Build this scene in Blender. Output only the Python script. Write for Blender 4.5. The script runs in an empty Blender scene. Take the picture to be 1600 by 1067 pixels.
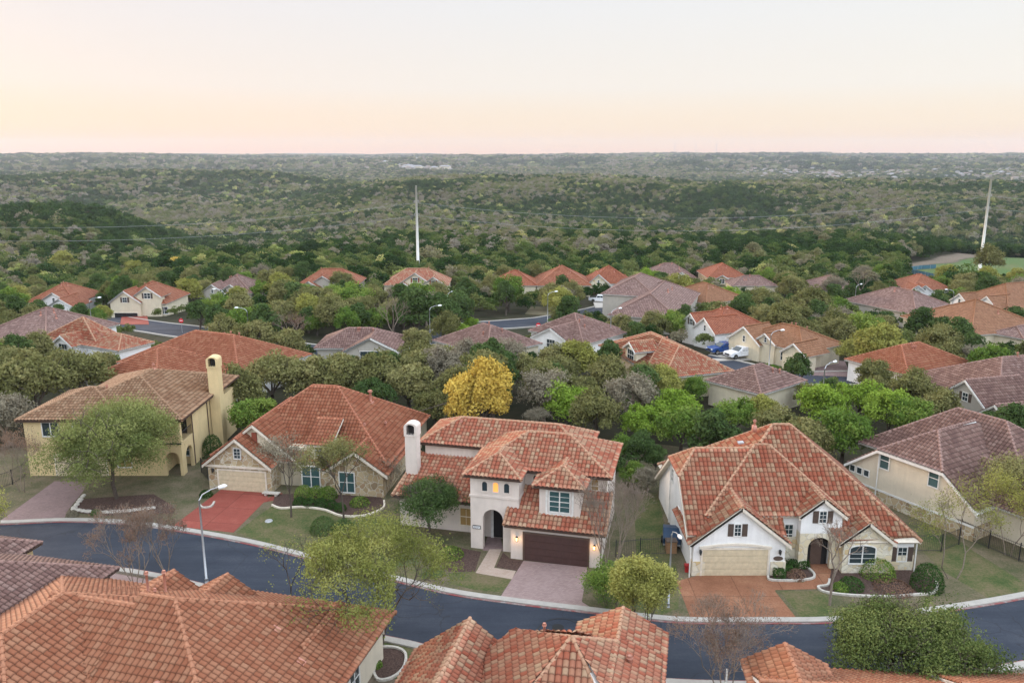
import bpy, math, random
import numpy as np
R_=math.radians
rng=np.random.RandomState(7); random.seed(7)
scene=bpy.context.scene; COL=scene.collection
# ------------------------------------------------------------ camera, light
FPX=1267.0; PITCH=R_(12.98); CAMH=31.0
cam=bpy.data.cameras.new('camera'); cam.sensor_width=36; cam.lens=36*FPX/1600
cam.clip_start=0.5; cam.clip_end=60000
camo=bpy.data.objects.new('camera',cam); COL.objects.link(camo)
camo.location=(0,0,CAMH); camo.rotation_euler=(R_(90)-PITCH,0,0)
scene.camera=camo
vs=scene.view_settings; vs.view_transform='Standard'; vs.look='None'; vs.exposure=0.17; vs.gamma=1.0
SUN_AZ=R_(-48)      # left of the view direction
SUN_EL=R_(3.0)
w=bpy.data.worlds.new('World'); scene.world=w; w.use_nodes=True
nt=w.node_tree; N=nt.nodes; Lk=nt.links; N.clear()
out=N.new('ShaderNodeOutputWorld'); bg=N.new('ShaderNodeBackground'); Lk.new(bg.outputs[0],out.inputs[0])
sky=N.new('ShaderNodeTexSky'); sky.sky_type='NISHITA'; sky.sun_disc=False; sky.sun_elevation=SUN_EL; sky.sun_rotation=SUN_AZ
sky.air_density=1.0; sky.dust_density=1.6; sky.ozone_density=1.0; sky.altitude=300
tc=N.new('ShaderNodeTexCoord'); sp=N.new('ShaderNodeSeparateXYZ'); Lk.new(tc.outputs['Generated'],sp.inputs[0])
rp=N.new('ShaderNodeValToRGB'); Lk.new(sp.outputs['Z'],rp.inputs[0])
els=rp.color_ramp.elements
els[0].position=0.0; els[0].color=(0.95,0.56,0.31,1)
els[1].position=1.0; els[1].color=(1.4,1.52,1.7,1)
for p,c in ((0.012,(0.95,0.64,0.35,1)),(0.03,(0.92,0.73,0.50,1)),(0.075,(0.86,0.80,0.72,1)),(0.175,(0.79,0.80,0.81,1)),(0.34,(1.45,1.48,1.52,1)),(0.6,(1.55,1.62,1.72,1))):
    e=els.new(p); e.color=c
# warmer towards the sunset
dt=N.new('ShaderNodeVectorMath'); dt.operation='DOT_PRODUCT'; Lk.new(tc.outputs['Generated'],dt.inputs[0])
dt.inputs[1].default_value=(math.sin(SUN_AZ),math.cos(SUN_AZ),0.05)
mr=N.new('ShaderNodeMapRange'); mr.inputs[1].default_value=-1; mr.inputs[2].default_value=1.0; Lk.new(dt.outputs['Value'],mr.inputs[0])
r2=N.new('ShaderNodeValToRGB'); Lk.new(mr.outputs[0],r2.inputs[0]); e2=r2.color_ramp.elements
e2[0].position=0; e2[0].color=(1.42,1.52,1.66,1); e2[1].position=1; e2[1].color=(0.96,0.90,0.90,1)
for p,c in ((0.42,(1.32,1.40,1.50,1)),(0.58,(0.98,0.99,0.98,1)),(0.85,(0.95,0.94,0.94,1))):
    q=e2.new(p); q.color=c
mm=N.new('ShaderNodeVectorMath'); mm.operation='MULTIPLY'; Lk.new(rp.outputs[0],mm.inputs[0]); Lk.new(r2.outputs[0],mm.inputs[1])
sc2=N.new('ShaderNodeVectorMath'); sc2.operation='SCALE'; Lk.new(sky.outputs[0],sc2.inputs[0]); sc2.inputs['Scale'].default_value=0.010
ad=N.new('ShaderNodeVectorMath'); ad.operation='ADD'; Lk.new(mm.outputs[0],ad.inputs[0]); Lk.new(sc2.outputs[0],ad.inputs[1])
Lk.new(ad.outputs[0],bg.inputs[0]); bg.inputs[1].default_value=1.0
sl=bpy.data.lights.new('sun','SUN'); sl.energy=2.5; sl.angle=R_(12); sl.color=(1.0,0.72,0.5)
so=bpy.data.objects.new('sun',sl); COL.objects.link(so)
se=R_(9); so.rotation_euler=(R_(90)-se,0,-SUN_AZ+math.pi)  # light travels from the sunset towards the camera
so.location=(-200,200,120)
scene.cycles.max_bounces=6; scene.cycles.diffuse_bounces=2; scene.cycles.glossy_bounces=2; scene.cycles.transparent_max_bounces=6
scene.cycles.volume_bounces=0; scene.cycles.transmission_bounces=2
scene.cycles.use_denoising=True
# ------------------------------------------------------------ camera maths (pixel of the photo -> point of the place)
cp,sn=math.cos(PITCH),math.sin(PITCH)
def ray(px,py):
    u=(px-800)/FPX; v=(py-533.5)/FPX
    return (u,cp-v*sn,-sn-v*cp)
def proj(x,y,z):
    dz=z-CAMH; d=y*cp-dz*sn
    return (800+FPX*x/d, 533.5-FPX*(y*sn+dz*cp)/d, d)
def at(px,py,z):
    r=ray(px,py); t=(z-CAMH)/r[2]; return (r[0]*t,r[1]*t)
# ------------------------------------------------------------ terrain heights
TD=[0,90,130,165,215,280,350,450,550,700,850,1000,1300,1700,2300,3000,4000,5500,8000,12000,20000,60000]
TC=[-300,100,350,600,850,1100,1350,1600,1900]
TZ={-300:[0,0,0,-1.5,-5,-12,-18,-22,-18,-10,-28,-50,-60,-55,-22,-50,-40,-10,2,24,34,40],
100:[0,0,0,-1.5,-5,-13,-19,-23,-19,-10,-28,-52,-66,-58,-20,-55,-45,-12,2,25,35,40],
350:[0,0,-.5,-1.8,-5,-9,-13,-26,-44,-52,-54,-55,-56,-48,-24,-55,-46,-12,0,25,38,40],
600:[0,0,-.5,-2,-6,-10,-14,-20,-27,-42,-52,-44,-22,-26,-70,-62,-34,-16,0,26,38,40],
850:[0,0,-.6,-2.3,-6.5,-11,-14,-19,-24,-42,-55,-46,-20,-24,-75,-64,-38,-16,0,26,34,40],
1100:[0,0,-.8,-3,-6.5,-11,-14,-20,-26,-46,-60,-52,-23,-22,-75,-64,-42,-18,0,26,33,40],
1350:[0,0,-.8,-3,-6.5,-10,-13,-18,-22,-44,-62,-54,-25,-23,-72,-62,-46,-18,2,26,33,40],
1600:[0,0,-.8,-3,-6.5,-8,-10,-20,-26,-40,-58,-54,-27,-24,-68,-60,-44,-16,4,26,33,40],
1900:[0,0,-.8,-3,-6.5,-8,-10,-20,-26,-40,-58,-54,-27,-24,-68,-60,-44,-16,4,26,33,40]}
TZa=np.array([TZ[c] for c in TC],float)
_LT=np.log(np.array(TD,float)+60)
def _sm(t): return t*t*(3-2*t)
def _hash(ix,iy,s):
    h=np.sin(ix*127.1+iy*311.7+s*74.7)*43758.5453
    return h-np.floor(h)
def vnoise(x,y,s=0):
    ix=np.floor(x); iy=np.floor(y); fx=_sm(x-ix); fy=_sm(y-iy)
    a=_hash(ix,iy,s); b=_hash(ix+1,iy,s); c=_hash(ix,iy+1,s); d=_hash(ix+1,iy+1,s)
    return (a*(1-fx)+b*fx)*(1-fy)+(c*(1-fx)+d*fx)*fy
def terr(x,y):
    x=np.atleast_1d(np.asarray(x,float)); y=np.atleast_1d(np.asarray(y,float))
    D=np.hypot(x,y); az=np.clip(np.arctan2(x,np.maximum(y,1e-3)),-0.75,0.75)
    px=np.clip(800+FPX*np.tan(az)/cp,TC[0],TC[-1]-1e-6)
    ci=np.clip(np.searchsorted(TC,px,side='right')-1,0,len(TC)-2)
    tca=np.array(TC,float); f=_sm((px-tca[ci])/(tca[ci+1]-tca[ci]))
    L=np.log(np.minimum(D,59999)+60); di=np.clip(np.searchsorted(_LT,L,side='right')-1,0,len(TD)-2)
    g=(L-_LT[di])/(_LT[di+1]-_LT[di])
    def col(c):  # catmull-rom in distance
        p0=TZa[c,np.maximum(di-1,0)];p1=TZa[c,di];p2=TZa[c,di+1];p3=TZa[c,np.minimum(di+2,len(TD)-1)]
        return p1+(p2-p1)*_sm(g)*.5+(p2-p1)*g*.5
    z=col(ci)*(1-f)+col(ci+1)*f
    k=np.clip((D-330)/500,0,1)
    n=(vnoise(x/150,y/190,1)-.5)*15+(vnoise(x/420,y/420,2)-.5)*30*np.clip((D-700)/1200,0,1)+(vnoise(x/1400,y/1400,3)-.5)*34*np.clip((D-2500)/4000,0,1)*np.clip((16000-D)/5000,0,1)
    k2=np.where(y>0,1,0.0)
    return z*np.where(y>-50,1,0.3)+n*k
def tz(x,y): return float(terr(x,y)[0])
def atg(px,py,dz=0.0):
    z=0.0
    for i in range(14):
        x,y=at(px,py,z+dz); z=0.5*z+0.5*tz(x,y)
    x,y=at(px,py,z+dz); return (x,y,z)
# ------------------------------------------------------------ materials
MATS={}
def newmat(name,rough=0.8,spec=0.3):
    m=bpy.data.materials.new(name); m.use_nodes=True; nt=m.node_tree
    b=nt.nodes['Principled BSDF']; b.inputs['Roughness'].default_value=rough
    b.inputs['Specular IOR Level'].default_value=spec
    MATS[name]=m; return m,nt,b
def nd(nt,t,**k):
    n=nt.nodes.new(t)
    for a,v in k.items(): setattr(n,a,v)
    return n
def ramp(nt,src,stops,interp='LINEAR'):
    r=nd(nt,'ShaderNodeValToRGB'); e=r.color_ramp; e.interpolation=interp
    e.elements[0].position=stops[0][0]; e.elements[0].color=(*stops[0][1],1)
    e.elements[1].position=stops[-1][0]; e.elements[1].color=(*stops[-1][1],1)
    for p,c in stops[1:-1]:
        q=e.elements.new(p); q.color=(*c,1)
    nt.links.new(src,r.inputs[0]); return r.outputs[0]
def noise(nt,vec,scale,detail=3,rough=.6):
    n=nd(nt,'ShaderNodeTexNoise'); n.inputs['Scale'].default_value=scale; n.inputs['Detail'].default_value=detail; n.inputs['Roughness'].default_value=rough
    if vec is not None: nt.links.new(vec,n.inputs['Vector'])
    return n.outputs['Fac']
def mth(nt,op,a,b=None):
    n=nd(nt,'ShaderNodeMath',operation=op)
    for i,s in enumerate((a,b)):
        if s is None: continue
        if isinstance(s,(int,float)): n.inputs[i].default_value=s
        else: nt.links.new(s,n.inputs[i])
    return n.outputs[0]
def mixc(nt,f,a,b,mode='MIX'):
    n=nd(nt,'ShaderNodeMix',data_type='RGBA',blend_type=mode)
    for s,i in ((f,0),(a,6),(b,7)):
        if isinstance(s,(int,float)): n.inputs[i].default_value=s
        elif isinstance(s,tuple): n.inputs[i].default_value=(*s,1)
        else: nt.links.new(s,n.inputs[i])
    return n.outputs[2]
def bump(nt,b,h,dist,strength=1.0):
    n=nd(nt,'ShaderNodeBump'); n.inputs['Distance'].default_value=dist; n.inputs['Strength'].default_value=strength
    nt.links.new(h,n.inputs['Height']); nt.links.new(n.outputs[0],b.inputs['Normal'])
def geo(nt): return nd(nt,'ShaderNodeNewGeometry').outputs['Position']
def objc(nt): return nd(nt,'ShaderNodeTexCoord').outputs['Object']
def plain(name,c,rough=.6,spec=.3,metal=0,var=0.12,vs_=3.0):
    m,nt,b=newmat(name,rough,spec); b.inputs['Metallic'].default_value=metal
    f=noise(nt,objc(nt),vs_,4)
    c2=tuple(x*(1-var) for x in c); c3=tuple(min(1,x*(1+var)) for x in c)
    nt.links.new(ramp(nt,f,[(.3,c2),(.7,c3)]),b.inputs['Base Color']); return m
def stucco(name,c):
    m,nt,b=newmat(name,.9,.2); o=objc(nt)
    f=noise(nt,o,.8,5,.65); g=noise(nt,o,14,3)
    mp=nd(nt,'ShaderNodeMapping'); mp.inputs['Scale'].default_value=(1.6,1.6,.12); nt.links.new(o,mp.inputs[0])
    st=noise(nt,mp.outputs[0],1.5,4,.7)
    col=ramp(nt,f,[(.25,tuple(x*.86 for x in c)),(.7,tuple(min(1,x*1.05) for x in c))])
    col=mixc(nt,ramp(nt,st,[(.45,(0,0,0)),(.75,(.5,.5,.5))]),col,tuple(x*.78 for x in c))
    nt.links.new(col,b.inputs['Base Color']); bump(nt,b,g,.02); return m
def stone(name,cols,mortar,scale=2.6):
    m,nt,b=newmat(name,.9,.2); o=objc(nt)
    w_=nd(nt,'ShaderNodeVectorMath',operation='ADD'); nz=nd(nt,'ShaderNodeTexNoise'); nz.inputs['Scale'].default_value=1.5; nt.links.new(o,nz.inputs['Vector'])
    s_=nd(nt,'ShaderNodeVectorMath',operation='SCALE'); s_.inputs['Scale'].default_value=.35; nt.links.new(nz.outputs['Color'],s_.inputs[0])
    nt.links.new(o,w_.inputs[0]); nt.links.new(s_.outputs[0],w_.inputs[1])
    v1=nd(nt,'ShaderNodeTexVoronoi'); v1.inputs['Scale'].default_value=scale; nt.links.new(w_.outputs[0],v1.inputs['Vector'])
    v2=nd(nt,'ShaderNodeTexVoronoi',feature='DISTANCE_TO_EDGE'); v2.inputs['Scale'].default_value=scale; nt.links.new(w_.outputs[0],v2.inputs['Vector'])
    sx=nd(nt,'ShaderNodeSeparateColor'); nt.links.new(v1.outputs['Color'],sx.inputs[0])
    n=len(cols); col=ramp(nt,sx.outputs[0],[(i/(n-1),c) for i,c in enumerate(cols)],'LINEAR')
    col=mixc(nt,mth(nt,'MULTIPLY',noise(nt,o,9,4),.2),col,mortar)
    e=ramp(nt,v2.outputs['Distance'],[(.025,(0,0,0)),(.07,(1,1,1))])
    nt.links.new(mixc(nt,e,mortar,col),b.inputs['Base Color']); bump(nt,b,e,.03); return m
def rooftile(name,cols,bumpy,ref=None,patch=.35,joint_shade=.72):
    m,nt,b=newmat(name,.75,.25)
    uv=nd(nt,'ShaderNodeUVMap').outputs[0]
    sp=nd(nt,'ShaderNodeSeparateXYZ'); nt.links.new(uv,sp.inputs[0])
    cx=mth(nt,'FLOOR',sp.outputs[0]); cy=mth(nt,'FLOOR',sp.outputs[1])
    cb=nd(nt,'ShaderNodeCombineXYZ'); nt.links.new(cx,cb.inputs[0]); nt.links.new(cy,cb.inputs[1])
    wn=nd(nt,'ShaderNodeTexWhiteNoise',noise_dimensions='2D'); nt.links.new(cb.outputs[0],wn.inputs['Vector'])
    ln=noise(nt,geo(nt),.35,3)
    f=mth(nt,'ADD',mth(nt,'MULTIPLY',wn.outputs['Value'],.75),mth(nt,'MULTIPLY',ln,patch))
    n=len(cols); col=ramp(nt,f,[(.05+.95*i/(n-1),c) for i,c in enumerate(cols)])
    dirt=noise(nt,geo(nt),3.5,5,.7)
    col=mixc(nt,ramp(nt,dirt,[(.5,(0,0,0)),(.85,(.4,.4,.4))]),col,tuple(x*.45 for x in cols[0]))
    # joint shade painted into the colour, in the pans and along each course lap
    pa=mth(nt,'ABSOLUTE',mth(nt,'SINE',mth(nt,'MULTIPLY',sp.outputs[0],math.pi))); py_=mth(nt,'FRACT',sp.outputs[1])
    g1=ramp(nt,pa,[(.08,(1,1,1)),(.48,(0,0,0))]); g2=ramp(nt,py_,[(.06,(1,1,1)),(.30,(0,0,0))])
    g=mth(nt,'MULTIPLY',mth(nt,'MAXIMUM',g1,mth(nt,'MULTIPLY',g2,1.1)),joint_shade)
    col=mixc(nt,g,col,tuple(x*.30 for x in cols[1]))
    nt.links.new(col,b.inputs['Base Color'])
    if bumpy:
        fy=mth(nt,'FRACT',sp.outputs[1]); a=mth(nt,'ABSOLUTE',mth(nt,'SINE',mth(nt,'MULTIPLY',sp.outputs[0],math.pi)))
        h=mth(nt,'SUBTRACT',mth(nt,'MULTIPLY',a,.14),mth(nt,'MULTIPLY',fy,.09)); bump(nt,b,h,1.0,1.0)
    return m
TILES={'terra':[(.33,.115,.07),(.43,.16,.10),(.49,.20,.135),(.54,.27,.18)],
'blend':[(.42,.125,.085),(.52,.18,.125),(.55,.25,.185),(.58,.36,.27),(.62,.48,.37)],
'mauve':[(.18,.105,.09),(.25,.15,.13),(.32,.20,.17),(.39,.27,.235)],
'orange':[(.38,.145,.09),(.47,.20,.13),(.52,.25,.17),(.55,.31,.22)],
'brown':[(.24,.13,.085),(.34,.20,.135),(.42,.27,.19),(.50,.35,.26)],
'red':[(.34,.11,.07),(.45,.16,.10),(.52,.21,.14)],
'tan':[(.30,.14,.08),(.40,.20,.12),(.46,.25,.16)]}
for k in TILES: TILES[k]=[(r*.76,g*.70,b_*.58) if k!='mauve' else (r*.9,g*.88,b_*.86) for r,g,b_ in TILES[k]]
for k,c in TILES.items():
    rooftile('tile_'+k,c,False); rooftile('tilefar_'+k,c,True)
    plain('cap_'+k,tuple(x*.9 for x in c[-2]),.75,.25,0,.18,4)
stucco('st_white',(.84,.82,.79)); stucco('st_pinkwhite',(.70,.61,.54)); stucco('st_tan',(.68,.53,.29)); stucco('st_cream',(.66,.58,.43)); stucco('st_grey',(.46,.42,.36)); stucco('st_ltan',(.66,.58,.45))
stone('stone_gold',[(.22,.15,.08),(.40,.29,.15),(.50,.40,.25),(.33,.20,.10)],(.60,.54,.43),1.9)
stone('stone_pale',[(.62,.50,.30),(.68,.60,.44),(.72,.66,.52),(.58,.42,.20)],(.64,.58,.47),2.0)
plain('trim_white',(.72,.70,.66),.5); plain('trim_cream',(.70,.62,.51),.5); plain('trim_brown',(.10,.065,.05),.5)
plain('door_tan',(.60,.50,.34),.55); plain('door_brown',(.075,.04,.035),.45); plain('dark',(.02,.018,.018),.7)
plain('shutter',(.10,.07,.055),.6); plain('shutter_red',(.26,.07,.04),.6); plain('iron',(.02,.02,.022),.5,.4); plain('galv',(.42,.43,.44),.45,.5,.4)
plain('pole',(.68,.65,.60),.7,.3,0,.1,.3); plain('wood',(.30,.17,.09),.7); plain('vent',(.48,.22,.16),.6); plain('ac_grey',(.28,.28,.28),.6)
plain('plastic_blue',(.02,.05,.10),.5); plain('plastic_red',(.35,.02,.02),.5); plain('white_paint',(.75,.76,.78),.3,.5); plain('blue_paint',(.015,.06,.22),.25,.5); plain('rubber',(.02,.02,.02),.85); plain('chrome',(.5,.5,.52),.25,.5,.9)
plain('sign_red',(.65,.02,.03),.4); plain('sign_white',(.85,.85,.85),.4); plain('mulch',(.085,.055,.045),.95,.1,0,.5,9); plain('rock',(.5,.46,.4),.9,.2,0,.25,6)
plain('screen_blue',(.06,.15,.20),.8)
m,nt,b=newmat('glass',.08,.8); b.inputs['Base Color'].default_value=(.03,.045,.05,1)
m,nt,b=newmat('glass_teal',.12,.7); b.inputs['Base Color'].default_value=(.045,.095,.095,1)
def emis(name,c,s):
    m,nt,b=newmat(name,.5); b.inputs['Base Color'].default_value=(*c,1); b.inputs['Emission Color'].default_value=(*c,1); b.inputs['Emission Strength'].default_value=s
emis('lamp_glow',(1.0,.55,.2),6); emis('win_glow',(1.0,.42,.1),.55)
emis('win_reflect',(.28,.18,.07),.10)  # warm reflection painted into the pane as colour and faint glow
# ground materials -------------------------------------------------------
def groundmat(name,stops,scale,rough=.95,b2=None,bs=.02,bscale=30):
    m,nt,b=newmat(name,rough,.15); p=geo(nt)
    f=mth(nt,'ADD',mth(nt,'MULTIPLY',noise(nt,p,scale,6,.7),.6),mth(nt,'MULTIPLY',noise(nt,p,scale*16,5,.8),.4))
    nt.links.new(ramp(nt,f,stops),b.inputs['Base Color']); bump(nt,b,noise(nt,p,bscale,3),bs); return m,nt,b,f
groundmat('lawn',[(.36,(.17,.13,.08)),(.46,(.13,.115,.055)),(.54,(.075,.095,.032)),(.64,(.04,.07,.02))],.35)
groundmat('lawn_dry',[(.36,(.19,.15,.105)),(.48,(.14,.115,.07)),(.6,(.07,.08,.035))],.4)
groundmat('park_grass',[(.35,(.15,.13,.06)),(.5,(.075,.12,.035)),(.65,(.055,.125,.03))],.06)
groundmat('concrete',[(.3,(.30,.28,.25)),(.5,(.40,.37,.33)),(.7,(.47,.44,.39))],1.2,.9)
def slabs(name,stops,sc,rot,w_=3.0):
    m,nt,b,f=groundmat(name,stops,sc,.75); p=geo(nt)
    mp=nd(nt,'ShaderNodeMapping'); mp.inputs['Rotation'].default_value=(0,0,R_(rot)); nt.links.new(p,mp.inputs[0])
    br=nd(nt,'ShaderNodeTexBrick'); br.offset=0; br.inputs['Scale'].default_value=1; br.inputs['Brick Width'].default_value=w_; br.inputs['Row Height'].default_value=w_; br.inputs['Mortar Size'].default_value=.035; br.inputs['Mortar Smooth'].default_value=.3
    br.inputs['Color1'].default_value=(.82,.82,.82,1); br.inputs['Color2'].default_value=(1,1,1,1); br.inputs['Mortar'].default_value=(.55,.55,.55,1); nt.links.new(mp.outputs[0],br.inputs['Vector'])
    c=ramp(nt,f,stops); nt.links.new(mixc(nt,1.0,c,br.outputs[0],'MULTIPLY'),b.inputs['Base Color'])
slabs('red_concrete',[(.3,(.22,.06,.045)),(.5,(.29,.075,.055)),(.7,(.34,.11,.08))],.7,9)
slabs('brown_concrete',[(.3,(.18,.075,.04)),(.5,(.28,.125,.07)),(.7,(.40,.22,.13))],.45,0,3.3)
groundmat('dirt',[(.3,(.10,.075,.05)),(.5,(.16,.125,.09)),(.7,(.22,.18,.14))],.6)
m,nt,b,f=groundmat('asphalt',[(.3,(.028,.034,.046)),(.5,(.040,.047,.062)),(.7,(.058,.066,.082))],.35,.85,bs=.004); p=geo(nt)
mp=nd(nt,'ShaderNodeMapping'); mp.inputs['Scale'].default_value=(.06,.5,1); mp.inputs['Rotation'].default_value=(0,0,R_(8)); nt.links.new(p,mp.inputs[0])
sk=noise(nt,mp.outputs[0],1.0,5,.65); wv=nd(nt,'ShaderNodeVectorMath',operation='ADD'); nz=nd(nt,'ShaderNodeTexNoise'); nz.inputs['Scale'].default_value=.5; nt.links.new(p,nz.inputs['Vector']); s3=nd(nt,'ShaderNodeVectorMath',operation='SCALE'); s3.inputs['Scale'].default_value=2.5; nt.links.new(nz.outputs['Color'],s3.inputs[0]); nt.links.new(p,wv.inputs[0]); nt.links.new(s3.outputs[0],wv.inputs[1])
ck=nd(nt,'ShaderNodeTexVoronoi',feature='DISTANCE_TO_EDGE'); ck.inputs['Scale'].default_value=.16; nt.links.new(wv.outputs[0],ck.inputs['Vector'])
c0=ramp(nt,mth(nt,'ADD',mth(nt,'MULTIPLY',f,.5),mth(nt,'MULTIPLY',sk,.5)),[(.34,(.025,.031,.043)),(.5,(.038,.045,.060)),(.66,(.062,.068,.082))])
c0=mixc(nt,ramp(nt,ck.outputs['Distance'],[(.003,(.6,.6,.6)),(.008,(0,0,0))]),c0,(.026,.028,.032)); nt.links.new(c0,b.inputs['Base Color'])
m,nt,b=newmat('kerb_red',.8,.2); f=noise(nt,geo(nt),.9,6,.75)
nt.links.new(ramp(nt,f,[(.36,(.26,.06,.06)),(.5,(.24,.12,.11)),(.62,(.30,.27,.25))]),b.inputs['Base Color'])
def paver(name,c1,c2,c3):
    m,nt,b=newmat(name,.9,.2); p=geo(nt)
    br=nd(nt,'ShaderNodeTexBrick'); br.inputs['Scale'].default_value=2.2; br.inputs['Mortar Size'].default_value=.02; br.inputs['Color1'].default_value=(*c1,1); br.inputs['Color2'].default_value=(*c2,1); br.inputs['Mortar'].default_value=(*c3,1)
    mp=nd(nt,'ShaderNodeMapping'); mp.inputs['Rotation'].default_value=(0,0,R_(-13)); nt.links.new(p,mp.inputs[0]); nt.links.new(mp.outputs[0],br.inputs['Vector'])
    n2=noise(nt,p,.6,5,.7)
    col=mixc(nt,ramp(nt,n2,[(.35,(0,0,0)),(.7,(.6,.6,.6))]),br.outputs[0],c2)
    nt.links.new(col,b.inputs['Base Color']); bump(nt,b,br.outputs['Fac'],-.01)
paver('paver_pink',(.27,.185,.17),(.36,.26,.24),(.20,.15,.14)); paver('paver_mauve',(.20,.135,.125),(.28,.195,.185),(.15,.11,.10)); paver('paver_tan',(.40,.30,.23),(.48,.38,.31),(.3,.22,.18))
# earth / forest floor by distance
m,nt,b=newmat('terrain',.95,.1); p=geo(nt)
a=ramp(nt,noise(nt,p,.2,6,.7),[(.35,(.022,.027,.012)),(.55,(.045,.04,.025)),(.7,(.035,.045,.016))])
vo=nd(nt,'ShaderNodeTexVoronoi'); vo.inputs['Scale'].default_value=.07; nt.links.new(p,vo.inputs['Vector'])
sx=nd(nt,'ShaderNodeSeparateColor'); nt.links.new(vo.outputs['Color'],sx.inputs[0])
fa=ramp(nt,mth(nt,'ADD',mth(nt,'MULTIPLY',sx.outputs[0],.6),mth(nt,'MULTIPLY',noise(nt,p,.006,5,.6),.4)),[(.2,(.035,.055,.022)),(.55,(.06,.08,.035)),(.8,(.12,.11,.065))])
ln=nd(nt,'ShaderNodeVectorMath',operation='LENGTH'); nt.links.new(p,ln.inputs[0])
mrn=nd(nt,'ShaderNodeMapRange'); mrn.inputs[1].default_value=400; mrn.inputs[2].default_value=1500; nt.links.new(ln.outputs['Value'],mrn.inputs[0])
nt.links.new(mixc(nt,mrn.outputs[0],a,fa),b.inputs['Base Color'])
hm=nd(nt,'ShaderNodeMath',operation='MULTIPLY'); nt.links.new(mth(nt,'SUBTRACT',1.0,vo.outputs['Distance']),hm.inputs[0]); nt.links.new(mrn.outputs[0],hm.inputs[1])
bump(nt,b,hm.outputs[0],8.0)
def leafmat(name,stops,instancer=False,trans=.25):
    m,nt,b=newmat(name,.85,.04)
    if instancer:
        at_=nd(nt,'ShaderNodeAttribute',attribute_type='INSTANCER',attribute_name='tint'); src=at_.outputs['Fac']
        lf=nd(nt,'ShaderNodeAttribute',attribute_type='GEOMETRY',attribute_name='leaf').outputs['Fac']
        src=mth(nt,'ADD',src,mth(nt,'MULTIPLY',mth(nt,'SUBTRACT',lf,.5),.10))
    else:
        oi=nd(nt,'ShaderNodeObjectInfo').outputs['Random']
        lf=nd(nt,'ShaderNodeAttribute',attribute_type='GEOMETRY',attribute_name='leaf').outputs['Fac']
        src=mth(nt,'ADD',mth(nt,'MULTIPLY',oi,.3),mth(nt,'MULTIPLY',lf,.7))
    col=ramp(nt,src,stops); nt.links.new(col,b.inputs['Base Color'])
    tr=nd(nt,'ShaderNodeBsdfTranslucent'); nt.links.new(col,tr.inputs[0])
    mx=nd(nt,'ShaderNodeMixShader'); mx.inputs[0].default_value=trans
    nt.links.new(b.outputs[0],mx.inputs[1]); nt.links.new(tr.outputs[0],mx.inputs[2]); nt.links.new(mx.outputs[0],nt.nodes['Material Output'].inputs[0]); return m
leafmat('lf_oak',[(0,(.075,.085,.03)),(.5,(.17,.172,.062)),(1,(.33,.30,.13))])
leafmat('lf_green',[(0,(.06,.12,.02)),(.5,(.13,.21,.04)),(1,(.30,.35,.08))])
leafmat('lf_live',[(0,(.045,.075,.02)),(.5,(.12,.155,.045)),(1,(.33,.34,.12))])
leafmat('lf_elm',[(0,(.07,.09,.022)),(.5,(.18,.20,.05)),(1,(.36,.35,.11))])
leafmat('lf_dark',[(0,(.04,.075,.024)),(.5,(.075,.12,.038)),(1,(.13,.18,.06))])
leafmat('lf_lime',[(0,(.12,.20,.025)),(.5,(.19,.29,.04)),(1,(.31,.41,.07))])
leafmat('lf_yellow',[(0,(.40,.26,.05)),(.5,(.60,.43,.09)),(1,(.74,.60,.17))])
leafmat('lf_ygreen',[(0,(.16,.17,.04)),(.5,(.28,.28,.07)),(1,(.42,.40,.13))])
leafmat('lf_grey',[(0,(.16,.145,.10)),(.5,(.24,.21,.15)),(1,(.32,.28,.20))])
leafmat('lf_red',[(0,(.16,.09,.06)),(.5,(.22,.13,.09)),(1,(.28,.18,.12))])
leafmat('lf_spruce',[(0,(.10,.17,.16)),(.5,(.16,.25,.24)),(1,(.24,.34,.33))])
leafmat('lf_box',[(0,(.02,.05,.012)),(.5,(.04,.085,.02)),(1,(.07,.13,.035))])
leafmat('lf_forest',[(0,(.018,.040,.012)),(.38,(.045,.088,.024)),(.5,(.11,.155,.04)),(.62,(.18,.19,.07)),(.74,(.23,.205,.125)),(.86,(.28,.25,.20)),(.93,(.27,.33,.09)),(1,(.44,.40,.16))],True)
plain('bark',(.10,.08,.065),.9,.1,0,.3,8); plain('bark_pale',(.24,.19,.15),.9,.1,0,.25,8)
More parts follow.
